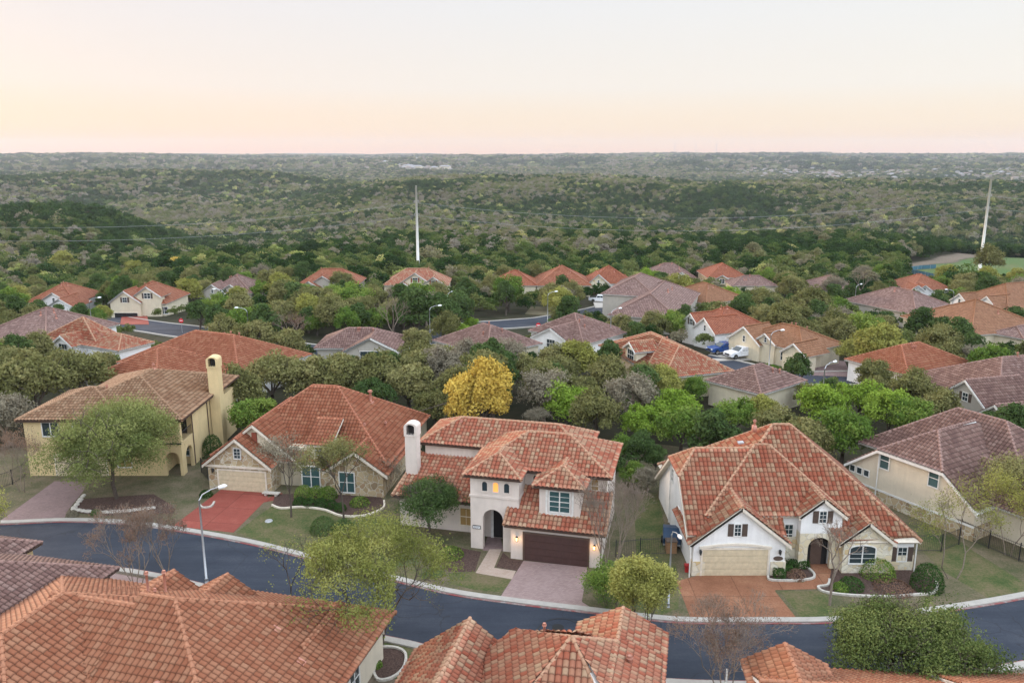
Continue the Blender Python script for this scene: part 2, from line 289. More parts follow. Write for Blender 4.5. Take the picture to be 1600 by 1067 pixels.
# ------------------------------------------------------------ mesh builder
class MB:
    def __init__(s): s.v=[];s.f=[];s.m=[];s.uv=[]
    def poly(s,pts,m=0,uv=None):
        i=len(s.v); s.v+=[tuple(p) for p in pts]; s.f.append(tuple(range(i,i+len(pts)))); s.m.append(m); s.uv.append(uv)
    def box(s,a,b,m=0):
        (x0,y0,z0),(x1,y1,z1)=a,b
        i=len(s.v); s.v+=[(x0,y0,z0),(x1,y0,z0),(x1,y1,z0),(x0,y1,z0),(x0,y0,z1),(x1,y0,z1),(x1,y1,z1),(x0,y1,z1)]
        for f in ((0,3,2,1),(4,5,6,7),(0,1,5,4),(1,2,6,5),(2,3,7,6),(3,0,4,7)): s.f.append(tuple(i+k for k in f)); s.m.append(m); s.uv.append(None)
    def prism(s,pts,off,m=0):
        """polygon pts (3D) extruded by vector off"""
        n=len(pts); i=len(s.v); s.v+=[tuple(p) for p in pts]; s.v+=[(p[0]+off[0],p[1]+off[1],p[2]+off[2]) for p in pts]
        s.f.append(tuple(range(i+n-1,i-1,-1))); s.f.append(tuple(range(i+n,i+2*n))); s.m+=[m,m]; s.uv+=[None,None]
        for k in range(n):
            s.f.append((i+k,i+(k+1)%n,i+n+(k+1)%n,i+n+k)); s.m.append(m); s.uv.append(None)
    def tube(s,path,rad,n=8,m=0,cap=True):
        P=[np.array(p,float) for p in path]; k0=len(s.v)
        if not hasattr(rad,'__len__'): rad=[rad]*len(P)
        for j,p in enumerate(P):
            d=(P[min(j+1,len(P)-1)]-P[max(j-1,0)]); d=d/(np.linalg.norm(d)+1e-9)
            a=np.cross(d,(0,0,1) if abs(d[2])<.9 else (1,0,0)); a/=np.linalg.norm(a)+1e-9; b=np.cross(d,a)
            for q in range(n):
                t=2*math.pi*q/n; s.v.append(tuple(p+(a*math.cos(t)+b*math.sin(t))*rad[j]))
        for j in range(len(P)-1):
            for q in range(n):
                s.f.append((k0+j*n+q,k0+j*n+(q+1)%n,k0+(j+1)*n+(q+1)%n,k0+(j+1)*n+q)); s.m.append(m); s.uv.append(None)
        if cap:
            s.f.append(tuple(k0+q for q in range(n))); s.m.append(m); s.uv.append(None)
            s.f.append(tuple(k0+(len(P)-1)*n+q for q in range(n-1,-1,-1))); s.m.append(m); s.uv.append(None)
    def mesh(s,name,mats,smooth=False):
        me=bpy.data.meshes.new(name); me.from_pydata(s.v,[],s.f)
        for mm_ in mats: me.materials.append(MATS[mm_])
        me.polygons.foreach_set('material_index',s.m)
        if any(u is not None for u in s.uv):
            l=me.uv_layers.new(name='UVMap'); d=[]
            for f,u in zip(s.f,s.uv):
                d+= [c for q in u for c in q] if u is not None else [0.5]*(2*len(f))
            l.data.foreach_set('uv',d)
        if smooth: me.polygons.foreach_set('use_smooth',[True]*len(me.polygons))
        me.update(); return me
    def build(s,name,mats,parent=None,smooth=False):
        if isinstance(mats,str): mats=[mats]
        return link(name,s.mesh(name,mats,smooth),parent)
def link(name,me,parent=None):
    o=bpy.data.objects.new(name,me); COL.objects.link(o)
    if parent is not None: o.parent=parent
    return o
def tag(o,label=None,cat=None,group=None,kind=None):
    if label: o['label']=label
    if cat: o['category']=cat
    if group: o['group']=group
    if kind: o['kind']=kind
    return o
def empty(name,loc,rz,label,cat,group=None):
    o=bpy.data.objects.new(name,None); COL.objects.link(o); o.location=loc; o.rotation_euler=(0,0,rz); o.empty_display_size=.5
    return tag(o,label,cat,group)
def fastmesh(name,V,Q,mats,mi=None,leaf=None,smooth=False,uv=None):
    me=bpy.data.meshes.new(name); V=np.asarray(V,np.float32); Q=np.asarray(Q,np.int32); k=Q.shape[1]
    me.vertices.add(len(V)); me.vertices.foreach_set('co',V.ravel())
    me.loops.add(Q.size); me.loops.foreach_set('vertex_index',Q.ravel())
    me.polygons.add(len(Q)); me.polygons.foreach_set('loop_start',np.arange(0,Q.size,k,dtype=np.int32)); 
    for mm_ in mats: me.materials.append(MATS[mm_])
    if mi is not None: me.polygons.foreach_set('material_index',np.asarray(mi,np.int32))
    if smooth: me.polygons.foreach_set('use_smooth',np.ones(len(Q),bool))
    if uv is not None: l=me.uv_layers.new(name='UVMap'); l.data.foreach_set('uv',np.asarray(uv,np.float32)[Q.ravel()].ravel())
    me.update(calc_edges=True)
    if leaf is not None:
        a=me.attributes.new('leaf','FLOAT','FACE'); a.data.foreach_set('value',np.asarray(leaf,np.float32))
    return me
# ------------------------------------------------------------ roofs
TW,TR=0.33,0.42
def tile_basis(P):
    P=np.array(P,float); n=np.zeros(3)
    for i in range(len(P)): n+=np.cross(P[i],P[(i+1)%len(P)])
    n/=np.linalg.norm(n)
    if n[2]<0: n=-n
    s=np.array([0,0,1])-n*n[2]; s/=np.linalg.norm(s); t=np.cross(s,n)
    return P,n,s,t
class Roof:
    def __init__(s): s.faces=[]; s.caps=[]; s.base=MB(); s.rake=[]
    def face(s,*P): s.faces.append([tuple(map(float,p)) for p in P])
    def cap(s,*P): s.caps.append(P)
    def hip(s,u0,v0,u1,v1,z,p,axis='u',e='hh',nocap=()):
        def m(a,b,z_): return (a,b,z_) if axis=='u' else (b,a,z_)
        if axis=='v': u0,v0,u1,v1=v0,u0,v1,u1
        h=(v1-v0)/2; zr=z+p*h; vm=(v0+v1)/2
        r0=u0+(h if e[0]=='h' else 0); r1=u1-(h if e[1]=='h' else 0)
        if r0>r1: r0=r1=(u0+u1)/2
        A,B,Cc,D=m(u0,v0,z),m(u1,v0,z),m(u1,v1,z),m(u0,v1,z); E_,F_=m(r0,vm,zr),m(r1,vm,zr)
        s.face(A,B,F_,E_); s.face(Cc,D,E_,F_)
        if e[0]=='h': s.face(D,A,E_); s.caps+=[(A,E_),(D,E_)]
        if e[1]=='h': s.face(B,Cc,F_); s.caps+=[(B,F_),(Cc,F_)]
        if r1-r0>.2: s.caps.append((E_,F_))
        if e[0]=='g': s.rake+=[(A,E_),(D,E_)]
        if e[1]=='g': s.rake+=[(B,F_),(Cc,F_)]
        return E_,F_
    def build(s,root,tile,trim,near=1):
        Vs=[];Qs=[];UV=[];nv=0; base=MB()
        for P in s.faces:
            A,n,sl,t=tile_basis(P); o=A[0]; uu=A@t; vv=A@sl
            # slab below
            low=[tuple(q-np.array([0,0,.05])) for q in A]
            if near: base.prism([tuple(q-n*.02) for q in A],tuple(-n*.16))
            if near:
                ns=6 if near==2 else 4
                off=o@n
                us=np.arange(math.floor(uu.min()/TW)*TW-TW,uu.max()+TW,TW/ns)
                v0=vv.min(); rows=int(math.ceil((vv.max()-v0)/TR-1e-6))
                lines=[]
                for r in range(rows):
                    a=v0+r*TR; b_=min(v0+(r+1)*TR,vv.max()-1e-4)
                    lines+=[(a+1e-4,.075,r+.05),(b_,.0,r+.95)]
                wave=.12*np.abs(np.sin(math.pi*us/TW))**.7
                k=len(A); ivs=[]
                for (v,h,uvv) in lines:
                    v=min(max(v,v0+1e-4),vv.max()-1e-4); xs=[]
                    for i in range(k):
                        va,vb=vv[i],vv[(i+1)%k]
                        if (va-v)*(vb-v)<=0 and abs(va-vb)>1e-7:
                            f=(v-va)/(vb-va); xs.append(uu[i]+f*(uu[(i+1)%k]-uu[i]))
                    ivs.append((min(xs),max(xs)) if xs else (0,0))
                L=[];U=[]
                for (v,h,uvv),(a,b_) in zip(lines,ivs):
                    uc=np.clip(us,a,b_); w_=np.interp(uc,us,wave)
                    L.append(uc[:,None]*t+v*sl+(off+h+w_)[:,None]*n); U.append(np.stack([uc/TW,np.full_like(uc,uvv+math.floor(v0/TR))],1))
                L=np.array(L); U=np.array(U); nl,nu=L.shape[:2]
                idx=np.arange(nl*nu).reshape(nl,nu)+nv
                q=np.stack([idx[:-1,:-1],idx[:-1,1:],idx[1:,1:],idx[1:,:-1]],-1).reshape(-1,4)
                Uf=U[:,:,0]; 
                keep=((np.abs(Uf[:-1,1:]-Uf[:-1,:-1])+np.abs(Uf[1:,1:]-Uf[1:,:-1]))>1e-4).reshape(-1)
                Qs.append(q[keep]); Vs.append(L.reshape(-1,3)); UV.append(U.reshape(-1,2)); nv+=nl*nu
            else:
                base.poly([tuple(q) for q in A],1,[((q@t)/TW,(q@sl)/TR) for q in A])
                base.prism([tuple(q-n*.03) for q in A],tuple(-n*.2))
        if near:
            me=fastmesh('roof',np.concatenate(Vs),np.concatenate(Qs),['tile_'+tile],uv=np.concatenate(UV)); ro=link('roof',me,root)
            base.build('fascia',[trim],ro)
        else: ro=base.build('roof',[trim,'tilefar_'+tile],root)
        c=MB()
        for P in s.caps:
            a=np.array(P[0],float); b_=np.array(P[-1],float); L=np.linalg.norm(b_-a)
            if L<.4: continue
            st=.42 if near else L; k=max(1,int(L/st)); r=.125 if near else .12; up=np.array([0,0,.05])
            if a[2]>b_[2]: a,b_=b_,a
            for i in range(k):
                p=a+(b_-a)*i/k; q=a+(b_-a)*(i+1)/k
                c.tube([p+up,q+up],[r*1.12,r*.9] if near else r,8 if near else 5)
        if c.v: c.build('ridge_caps',['cap_'+tile],ro,smooth=True)
        k=MB()
        for a,b_ in s.rake:
            a=np.array(a);b_=np.array(b_); d=b_-a; hd=np.array([-d[1],d[0],0]); 
            k.prism([tuple(a-[0,0,.24]),tuple(b_-[0,0,.24]),tuple(b_+[0,0,.03]),tuple(a+[0,0,.03])],tuple(hd/(np.linalg.norm(hd)+1e-9)*.07))
        if k.v: k.build('barge_board',[trim if trim!='trim_brown' else 'trim_cream'],ro)
        return ro
# ------------------------------------------------------------ houses
ROT={'S':0,'E':90,'N':180,'W':-90}
_mc={}
def cached(key,fn):
    if key not in _mc: _mc[key]=fn()
    return _mc[key]
def win_meshes(w,h,nc,nr,arch,fm,gm,sash=True,half=False):
    def mk():
        f=MB(); t=.075 if w<1.2 else .09; d0,d1=-.07,.03
        z0,z1=-h/2,h/2
        f.box((-w/2-t,d0,z0-t*1.3),(w/2+t,d1,z0)); f.box((-w/2-t,d0,z0),(-w/2,d1,z1)); f.box((w/2,d0,z0),(w/2+t,d1,z1))
        if arch:
            ri=w/2; rise=w/2 if arch==1 else w*.14; n=10; k=[]
            for j in range(n+1):
                a=math.pi*j/n; k.append((-math.cos(a),math.sin(a)))
            for j in range(n):
                (x0,y0),(x1,y1)=k[j],k[j+1]
                f.prism([(x0*ri,d0,z1+y0*rise),(x1*ri,d0,z1+y1*rise),(x1*(ri+t),d0,z1+y1*(rise+t)),(x0*(ri+t),d0,z1+y0*(rise+t))],(0,d1-d0,0))
        else: f.box((-w/2-t,d0,z1),(w/2+t,d1,z1+t))
        for i in range(1,nc):
            x=-w/2+w*i/nc; tt=.045 if (nc%2==0 and i==nc//2 and w>1.1) else .013
            f.box((x-tt,-.05,z0),(x+tt,d1,z1+(rise*.8 if arch else 0)))
        for j in range(1,nr):
            z=z0+h*j/nr; tt=.03 if (nr%2==0 and j==nr//2) else .013
            for i in range(nc):
                xa=-w/2+w*i/nc+.015; xb=-w/2+w*(i+1)/nc-.015
                f.box((xa,-.05,z-tt),(xb,d1,z+tt))
        p=MB()
        if arch:
            pts=[(-w/2,-.025,z0),(w/2,-.025,z0)]+[(-x*w/2,-.025,z1+y*rise) for x,y in k]
            p.prism(pts,(0,.05,0))
        else: p.box((-w/2,-.025,z0),(w/2,.025,z1))
        return f.mesh('window',[fm]),p.mesh('pane',[gm])
    return cached(('w',w,h,nc,nr,arch,fm,gm),mk)
class House:
    def __init__(s,name,label,x,y,deg,z=0,cat='house',group='houses of the hillside neighbourhood'):
        s.root=empty(name,(x,y,z),R_(deg),label,cat,group); s.W={}; s.roof=Roof(); s.cx,s.cy,s.deg,s.z=x,y,deg,z; s.fp=[]
    def wm(s,mat): return s.W.setdefault(mat,MB())
    def wbox(s,mat,u0,v0,u1,v1,z0,z1): s.wm(mat).box((u0,v0,z0),(u1,v1,z1)); s.fp.append((u0,v0,u1,v1))
    def gable(s,mat,face,c,half,pos,z0,p,thick=.2):
        """gable-end triangle of wall"""
        if face in 'SN':
            s.wm(mat).prism([(c-half,pos,z0),(c+half,pos,z0),(c,pos,z0+p*half)],(0,thick if face=='S' else -thick,0))
        else: s.wm(mat).prism([(pos,c-half,z0),(pos,c+half,z0),(pos,c,z0+p*half)],(-thick if face=='E' else thick,0,0))
    def place(s,me,name,u,v,z,face,parent=None):
        o=link(name,me,parent or s.root); o.location=(u,v,z); o.rotation_euler=(0,0,R_(ROT[face])); return o
    def win(s,u,v,z,w,h,face='S',nc=2,nr=2,arch=0,fm='trim_white',gm='glass',shut=None,label=None):
        f,p=win_meshes(w,h,nc,nr,arch,fm,gm); o=s.place(f,'window',u,v,z,face); q=link('pane',p,o)
        if label: o['label']=label
        if shut:
            for sgn in (-1,1):
                def mk():
                    b=MB(); b.box((-.2,-.06,-h/2-.04),(.2,.02,h/2+.04))
                    for k in range(int(h/.09)): b.box((-.16,-.075,-h/2+.03+k*.09),(.16,-.06,-h/2+.075+k*.09))
                    return b.mesh('shutter',[shut])
                sh=s.place(cached(('s',h,shut),mk),'shutter',0,0,0,'S',o); sh.location=(sgn*(w/2+.3),0,0)
        return o
    def garage(s,u,v,w,h,face='S',mat='door_tan',frame='trim_cream'):
        def mk():
            b=MB(); n=4; hh=h/n
            for k in range(n):
                b.box((-w/2,-.05,k*hh),(w/2,.03,(k+1)*hh-.02))
                m_=8
                for q in range(m_): 
                    a=-w/2+w*q/m_+.08; c=-w/2+w*(q+1)/m_-.08
                    b.box((a,-.065,k*hh+.1),(c,-.05,(k+1)*hh-.12))
            return b.mesh('garage_door',[mat])
        o=s.place(cached(('g',w,h,mat),mk),'garage_door',u,v,0,face)
        def mk2():
            b=MB(); t=.14
            b.box((-w/2-t,-.1,0),(-w/2,.03,h+t)); b.box((w/2,-.1,0),(w/2+t,.03,h+t)); b.box((-w/2,-.1,h),(w/2,.03,h+t)); return b.mesh('door_frame',[frame])
        link('door_frame',cached(('gf',w,h,frame),mk2),o); return o
    def archwall(s,mat,u0,u1,v,th,z0,z1,op,face='S'):
        """wall with arched openings op=[(uc,w,top)] open to the ground"""
        pts=[(u1,z0),(u1,z1),(u0,z1),(u0,z0)]
        for uc,w_,top,bz in op:
            r=w_/2; pts.append((uc-r,bz))
            for k in range(13):
                a=math.pi*(1-k/12); pts.append((uc+math.cos(a)*r,top-r+math.sin(a)*r if top-r>bz else bz+math.sin(a)*(top-bz)))
            pts.append((uc+r,bz))
        if face=='S': s.wm(mat).prism([(a,v,b_) for a,b_ in pts],(0,th,0))
        else: s.wm(mat).prism([(v,a,b_) for a,b_ in pts],(-th,0,0))
    def chimney(s,u,v,w,d,z0,z1,mat):
        b=MB(); b.box((u-w/2,v-d/2,z0),(u+w/2,v+d/2,z1))
        W,Dd=w*.56,d*.55
        # hood: two side walls, rounded top running front to back
        hz=z1+.85; t=.22
        b.box((u-W,v-Dd,z1),(u-W+t,v+Dd,hz)); b.box((u+W-t,v-Dd,z1),(u+W,v+Dd,hz)); b.box((u-W+t,v-Dd,z1),(u+W-t,v+Dd,z1+.12)); b.box((u-W+t,v+Dd-t,z1+.12),(u+W-t,v+Dd,hz))
        n=10; o=[(-math.cos(math.pi*k/n)*W,math.sin(math.pi*k/n)*W*.6) for k in range(n+1)]; i_=[(-math.cos(math.pi*k/n)*(W-t),math.sin(math.pi*k/n)*(W*.6-t*.6)) for k in range(n+1)]
        for k in range(n): b.prism([(u+o[k][0],v-Dd,hz+o[k][1]),(u+o[k+1][0],v-Dd,hz+o[k+1][1]),(u+i_[k+1][0],v-Dd,hz+i_[k+1][1]),(u+i_[k][0],v-Dd,hz+i_[k][1])],(0,2*Dd,0))
        c=b.build('chimney',mat,s.root); g=MB()
        for k in range(4): g.tube([(u-W*.6+W*.4*k,v-Dd*.6,z1+.1),(u-W*.6+W*.4*k,v-Dd*.6,hz+.1)],.03,6)
        g.box((u-W+t,v+.0,z1+.13),(u+W-t,v+.1,hz+.05)); g.build('spark_guard','iron',c)
    def vent(s,u,v,z,h=.5,r=.09,mat='vent'):
        b=MB(); b.tube([(0,0,-.6),(0,0,h)],r,10); b.tube([(0,0,h),(0,0,h+.05),(0,0,h+.16)],[r*1.7,r*1.8,r*1.3],10)
        b.box((-r*2,-r*2.4,-.65),(r*2,r*2.4,-.1)); o=b.build('roof_vent',mat,s.root,True); o.location=(u,v,z)
    def pipe(s,u,v,z0,z1,mat='trim_white',top=None):
        b=MB(); b.tube([(u,v,z0+.05),(u,v,z1)]+([top] if top else []),.05,6); b.build('downspout',mat,s.root)
    def lantern(s,u,v,z,lit=False,face='S'):
        b=MB(); b.box((-.06,-.04,-.1),(.06,.02,.2)); b.tube([(0,-.02,.15),(0,-.18,.2)],.015,5); b.tube([(0,-.18,.18),(0,-.18,.22),(0,-.18,.3)],[.12,.1,.02],6); b.tube([(0,-.18,-.12),(0,-.18,-.16)],[.07,.03],6)
        for k in range(4):
            a=math.pi/4+k*math.pi/2; b.tube([(.06*math.cos(a),-.18+.06*math.sin(a),-.12),(.1*math.cos(a),-.18+.1*math.sin(a),.18)],.01,4)
        o=s.place(b.mesh('wall_lantern',['iron']),'wall_lantern',u,v,z,face)
        g=MB(); g.tube([(0,-.18,-.1),(0,-.18,.15)],[.05,.08],6); g.build('lantern_glass','lamp_glow' if lit else 'glass',o)
        if lit:
            l=bpy.data.lights.new('lantern_light','POINT'); l.energy=13; l.color=(1,.55,.22); l.shadow_soft_size=.12
            q=bpy.data.objects.new('lantern_light',l); COL.objects.link(q); q.parent=o; q.location=(0,-.34,0)
    def finish(s,tile,trim,near=1):
        for k,(m_,b) in enumerate(s.W.items()):
            b.build('wall',[m_],s.root)
        s.roof.build(s.root,tile,trim,near)
        a=R_(s.deg); 
        for (u0,v0,u1,v1) in s.fp:
            FOOT.append([(s.cx+u*math.cos(a)-v*math.sin(a),s.cy+u*math.sin(a)+v*math.cos(a)) for u,v in ((u0,v0),(u1,v0),(u1,v1),(u0,v1))])
        HOUSES.append((s.root,s.cx,s.cy,s))
FOOT=[];HOUSES=[]
# --- A: tan two-storey with chimney
h=House('house','tan two-storey stucco house with brown roof, corner balcony and tall chimney behind the broad oak',-47.7,75.3,0)
h.wbox('st_tan',0,0,13.2,11,0,5.75); h.wbox('st_tan',13.2,3.2,15.2,14,0,5.75); h.wbox('st_tan',3,11,13.2,15.5,0,5.75); h.wbox('st_tan',15.2,9.2,15.9,13.8,0,5.2)
h.archwall('st_tan',13.2,15.2,0,.35,0,3.35,[(14.25,1.35,2.45,0)]); h.wbox('st_tan',13.2,.35,15.2,3.2,3.05,3.35)
h.archwall('st_tan',.35,3.2,15.2,.3,0,3.05,[(1.8,1.7,2.5,0)],'E')
h.wbox('st_tan',14.75,0,15.2,.45,3.35,5.75); h.wbox('st_tan',13.2,0,14.75,.3,5.45,5.75); h.wbox('st_tan',14.9,.45,15.2,3.2,5.45,5.75)
b=MB(); b.tube([(13.2,.12,4.3),(14.75,.12,4.3)],.035,6); b.tube([(15.05,.45,4.3),(15.05,3.2,4.3)],.035,6)
for k in range(12): b.tube([(13.3+k*.125,.12,3.36),(13.3+k*.125,.12,4.3)],.012,4)
for k in range(20): b.tube([(15.05,.5+k*.14,3.36),(15.05,.5+k*.14,4.3)],.012,4)
b.box((13.15,-.06,3.3),(15.26,0.0,3.42)); b.build('balcony_railing','iron',h.root)
b=MB(); b.box((13.6,3.12,3.36),(14.6,3.19,5.4)); b.build('balcony_door','dark',h.root)
b=MB(); b.box((13.3,3.1,5.0),(13.5,3.18,5.3)); b.build('wall_light','lamp_glow',h.root)
h.roof.hip(-.5,-.5,10,9.6,5.85,.38,'u','hh'); h.roof.hip(1.8,-.47,15.75,16,5.86,.37,'v','hh')
h.roof.hip(8,9.2,16.4,14.4,6.2,.40,'u','hh')
h.chimney(15.85,8.6,1.1,1.2,0,8.9,'st_tan')
h.win(2.6,0,4.85,1.55,1.35,nc=2,nr=1); h.win(5.6,0,4.85,1.5,1.35,nc=2,nr=1); h.garage(5.2,0,4.9,2.2,'S','door_tan'); h.win(9.5,0,1.6,1.3,1.3,gm='win_reflect')
h.win(14.2,3.2,1.5,.8,1.1,gm='glass_teal')
h.pipe(15.26,3.0,0,5.8,'trim_brown'); h.pipe(15.26,7.2,0,5.8,'trim_brown')
h.vent(9.0,9.4,8.6,.3); h.vent(6.2,4.6,7.7,.2,.07)
h.finish('brown','trim_brown',1); hA=h
# --- B: stone gabled
h=House('house','stone-fronted house with steep terracotta roof, tan garage door and red driveway',-28.78,72.1,-9)
h.wbox('stone_gold',0,0,6.3,5,0,2.55); h.gable('stone_gold','S',3.12,3.2,0,2.55,.8)
h.wbox('st_cream',6.3,2.0,9,10,0,3.1); h.gable('st_cream','S',4.2,4.4,1.5,2.5,.8); h.wbox('st_cream',7,2.0,12,9,0,3.9)
h.wbox('stone_gold',9,1.3,17.0,14,0,2.7); h.wbox('stone_gold',11.8,.6,17.0,1.3,0,2.3); h.gable('stone_gold','S',14.45,2.95,.6,2.3,.69)
h.wbox('st_cream',0,5,16.5,18,0,2.6)
h.wbox('st_cream',9.6,1.6,11.5,6,2.7,4.45)
h.roof.hip(-.35,-.45,6.6,8,2.5,.8,'v','gx'); h.roof.hip(-.45,1.05,8.85,10,2.5,.8,'v','gx')
h.roof.hip(-.5,1.4,17.3,16.6,2.72,.69,'u','hh')
h.roof.face((9.2,1.2,4.45),(11.9,1.2,4.45),(11.9,4.6,6.1),(9.2,4.6,6.1)); 
h.roof.face((6.4,1.0,2.75),(9.2,1.0,2.75),(9.2,2.6,3.9),(6.4,2.6,3.9)); h.roof.hip(11.3,.1,17.6,7,2.3,.69,'v','gx')
h.garage(3.4,0,4.65,2.0,'S','door_tan','trim_cream'); h.win(3.1,-.02,3.75,.62,.95,'S',2,3)
b=MB(); b.box((-.15,-.18,2.32),(6.45,.02,2.5)); b.build('lintel','trim_cream',h.root)
b=MB(); b.box((3.92,1.38,4.35),(4.42,1.5,5.35)); f=b.build('gable_vent','shutter_red',h.root); 
h.win(9.7,1.28,1.35,1.7,2.0,'S',2,2,gm='glass_teal'); h.win(13.5,.6,1.3,1.4,1.9,'S',2,2,gm='glass_teal'); h.win(10.5,1.58,3.9,.7,.9,'S',2,2)
for u,v,z in ((13.8,5.2,5.1),(15.0,8.0,4.4)): h.vent(u,v,z,.3,.08)
h.vent(12.6,10.6,6.1,1.0,.14)
h.lantern(.55,0,1.9); h.finish('terra','trim_cream',1); hB=h
# --- C: centre two-storey
h=House('house','pale stucco two-storey house with arched entry tower, brown garage door and lit wall lanterns',-.1,58.45,-13.4)
M='st_pinkwhite'
h.wbox(M,0,0,7,3.4,0,2.85); h.wbox(M,.3,3.3,7.0,10.2,0,6.2); h.wbox(M,-9.8,8.1,4.5,13.4,0,5.9); h.wbox(M,-10.6,3.6,-3.55,8.1,0,2.7); h.wbox(M,-3.55,3.2,.3,10,0,6.1)
h.archwall(M,-3.55,.42,1.0,.5,0,6.25,[(-1.7,1.66,3.5,0)]); h.wbox(M,-3.55,1.5,-3.15,3.2,0,6.25); h.wbox(M,.02,1.5,.42,3.3,0,6.25); h.wbox(M,-3.15,1.5,.02,3.2,3.6,6.25)
h.wbox(M,2.1,.8,5.3,5.6,2.9,6.0)
b=MB(); b.box((-3.62,.93,4.5),(.49,1.0,4.66)); b.box((.42,.93,4.5),(.49,3.3,4.66)); b.build('string_course',M,h.root)
b=MB(); b.box((-2.2,3.1,0.1),(-1.0,3.19,2.6)); d=b.build('front_door','dark',h.root); b=MB(); b.box((-2.42,3.05,0),(-2.2,3.2,2.75)); b.box((-1.0,3.05,0),(-.78,3.2,2.75)); b.box((-2.2,3.05,2.6),(-1,3.2,2.75)); b.build('door_frame','trim_white',d)
b=MB(); b.tube([(-1.15,3.06,1.1),(-1.15,3.06,1.6)],.025,6); b.build('door_handle','iron',d)
h.garage(3.6,0,4.95,2.28,'S','door_brown','trim_brown')
for k,gm in ((-2.35,'glass'),(-1.45,'win_glow'),(-.56,'glass')): h.win(k,1.0,5.35,.42,.6,'S',1,1,1,M,gm)
h.win(3.7,.8,4.82,1.55,1.65,'S',2,4,0,'trim_white','glass_teal')
b=MB(); 
for (a0,z0,a1,z1) in ((2.6,3.7,4.8,3.84),(2.6,5.76,4.8,5.88),(2.6,3.84,2.76,5.76),(4.64,3.84,4.8,5.76)): b.box((a0,.74,z0),(a1,.799,z1))
b.build('window_surround','trim_white',h.root)
h.win(1.35,3.3,5.2,.5,.75,'S',1,2,1,'trim_cream'); h.win(6.1,3.3,5.35,.5,.7,'S',1,2,1,'trim_cream','win_reflect')
h.win(-4.7,3.6,1.4,1.0,1.5,'S',2,2,0,'trim_cream','win_reflect')
R=h.roof
R.face((-.45,-.5,2.95),(7.45,-.5,2.95),(7.45,3.3,4.85),(-.45,3.3,4.85)); R.cap((-.45,-.5,3.0),(-.45,3.3,4.9)); R.cap((7.45,-.5,3.0),(7.45,3.3,4.9))
R.hip(-3.9,2.6,7.5,10.6,6.3,.49,'u','hh'); R.hip(-10.3,7.6,5.0,14,6.0,.5,'u','hh')
R.face((-11.1,3.1,2.8),(-3.5,3.1,2.8),(-3.5,8.3,4.9),(-10.3,8.3,4.9)); R.cap((-11.1,3.1,2.85),(-10.3,8.3,4.95))
R.hip(-4.05,.45,.75,6.6,6.38,.5,'v','hh'); R.hip(1.6,.3,5.8,6.2,6.08,.5,'v','hh')
h.chimney(-10.2,6.0,1.05,.95,0,7.35,M)
h.lantern(.52,0,1.75,True); h.lantern(6.6,0,1.75,True)
b=MB(); b.box((-3.38,.96,1.72),(-2.72,1.0,2.02)); pq=b.build('house_number_plate','iron',h.root); b=MB(); b.box((-3.33,.945,1.77),(-2.77,.96,1.97)); b.build('plate_face','sign_white',pq)
b=MB()
for k,d in enumerate('2004'):
    x0=-3.27+k*.115
    sg={'2':[(0,1,1,1),(1,.5,1,1),(0,.5,1,.5),(0,0,0,.5),(0,0,1,0)],'0':[(0,0,0,1),(0,1,1,1),(1,0,1,1),(0,0,1,0)],'4':[(0,.5,0,1),(0,.5,1,.5),(1,0,1,1)]}[d]
    for a0,c0,a1,c1 in sg: b.box((x0+a0*.065,.94,1.8+c0*.13),(x0+a1*.065+.018,.9449,1.8+c1*.13+.018))
b.build('house_number','iron',pq)
h.pipe(7.1,-.05,0,2.9,'trim_brown'); h.pipe(7.05,3.2,3.5,6.1,'trim_cream')
for u,v,z in ((-7,10,7.2),(1,11.5,6.9)): h.vent(u,v,z,.25,.07)
h.finish('blend','trim_brown',2); hC=h
# --- R: right, white with stone
h=House('house','white stucco and pale stone house with very steep mottled red roof and cream garage door',13.62,55.8,0)
M='st_white'
h.wbox(M,0,0,6.9,5,0,2.6); h.gable(M,'S',3.42,3.4,0,2.6,.8); h.wbox(M,.3,5,7,13,0,1.9); h.wm(M).prism([(-.012,.3,-.3),(-.012,14.2,-.3),(-.012,14.2,1.75),(-.012,8.5,6.0),(-.012,4.3,6.0),(-.012,.3,2.8)],(.25,0,0))
h.wbox(M,6.9,1.8,12,6,0,4.05); h.wbox('stone_pale',6.88,1.72,8.3,1.8,0,2.3)
h.archwall('stone_pale',8.3,11.4,1.0,.35,0,2.95,[(9.85,1.75,2.6,0)]); h.wbox('stone_pale',8.3,1.35,8.6,1.8,0,2.95); h.wbox('stone_pale',11.1,1.35,11.4,1.8,0,2.95)
h.wbox(M,8.3,1.0,11.4,3,2.95,4.4); h.gable(M,'S',9.85,1.55,1.0,4.4,.8)
b=MB(); b.box((9.0,1.7,0),(10.75,1.78,2.5)); d=b.build('front_door','dark',h.root); b=MB(); b.box((9.45,1.66,.05),(10.3,1.7,2.1)); b.build('door_leaf','trim_brown',d)
h.wbox('stone_pale',11.4,.3,15.1,5,0,2.65); h.gable('stone_pale','S',13.1,1.95,.3,2.65,.8)
h.wbox('stone_pale',15.1,.75,17.0,6,0,1.25); h.wbox(M,15.1,.8,16.95,15,1.25,2.7); h.wbox(M,.3,10,16.5,15.0,0,2.5)
h.wbox('stone_pale',-.06,-.08,.9,.5,0,1.15); h.wbox('stone_pale',5.85,-.08,6.98,.5,0,1.15)
R=h.roof
R.hip(-.4,-.25,7.25,6,2.5,.8,'v','gx')
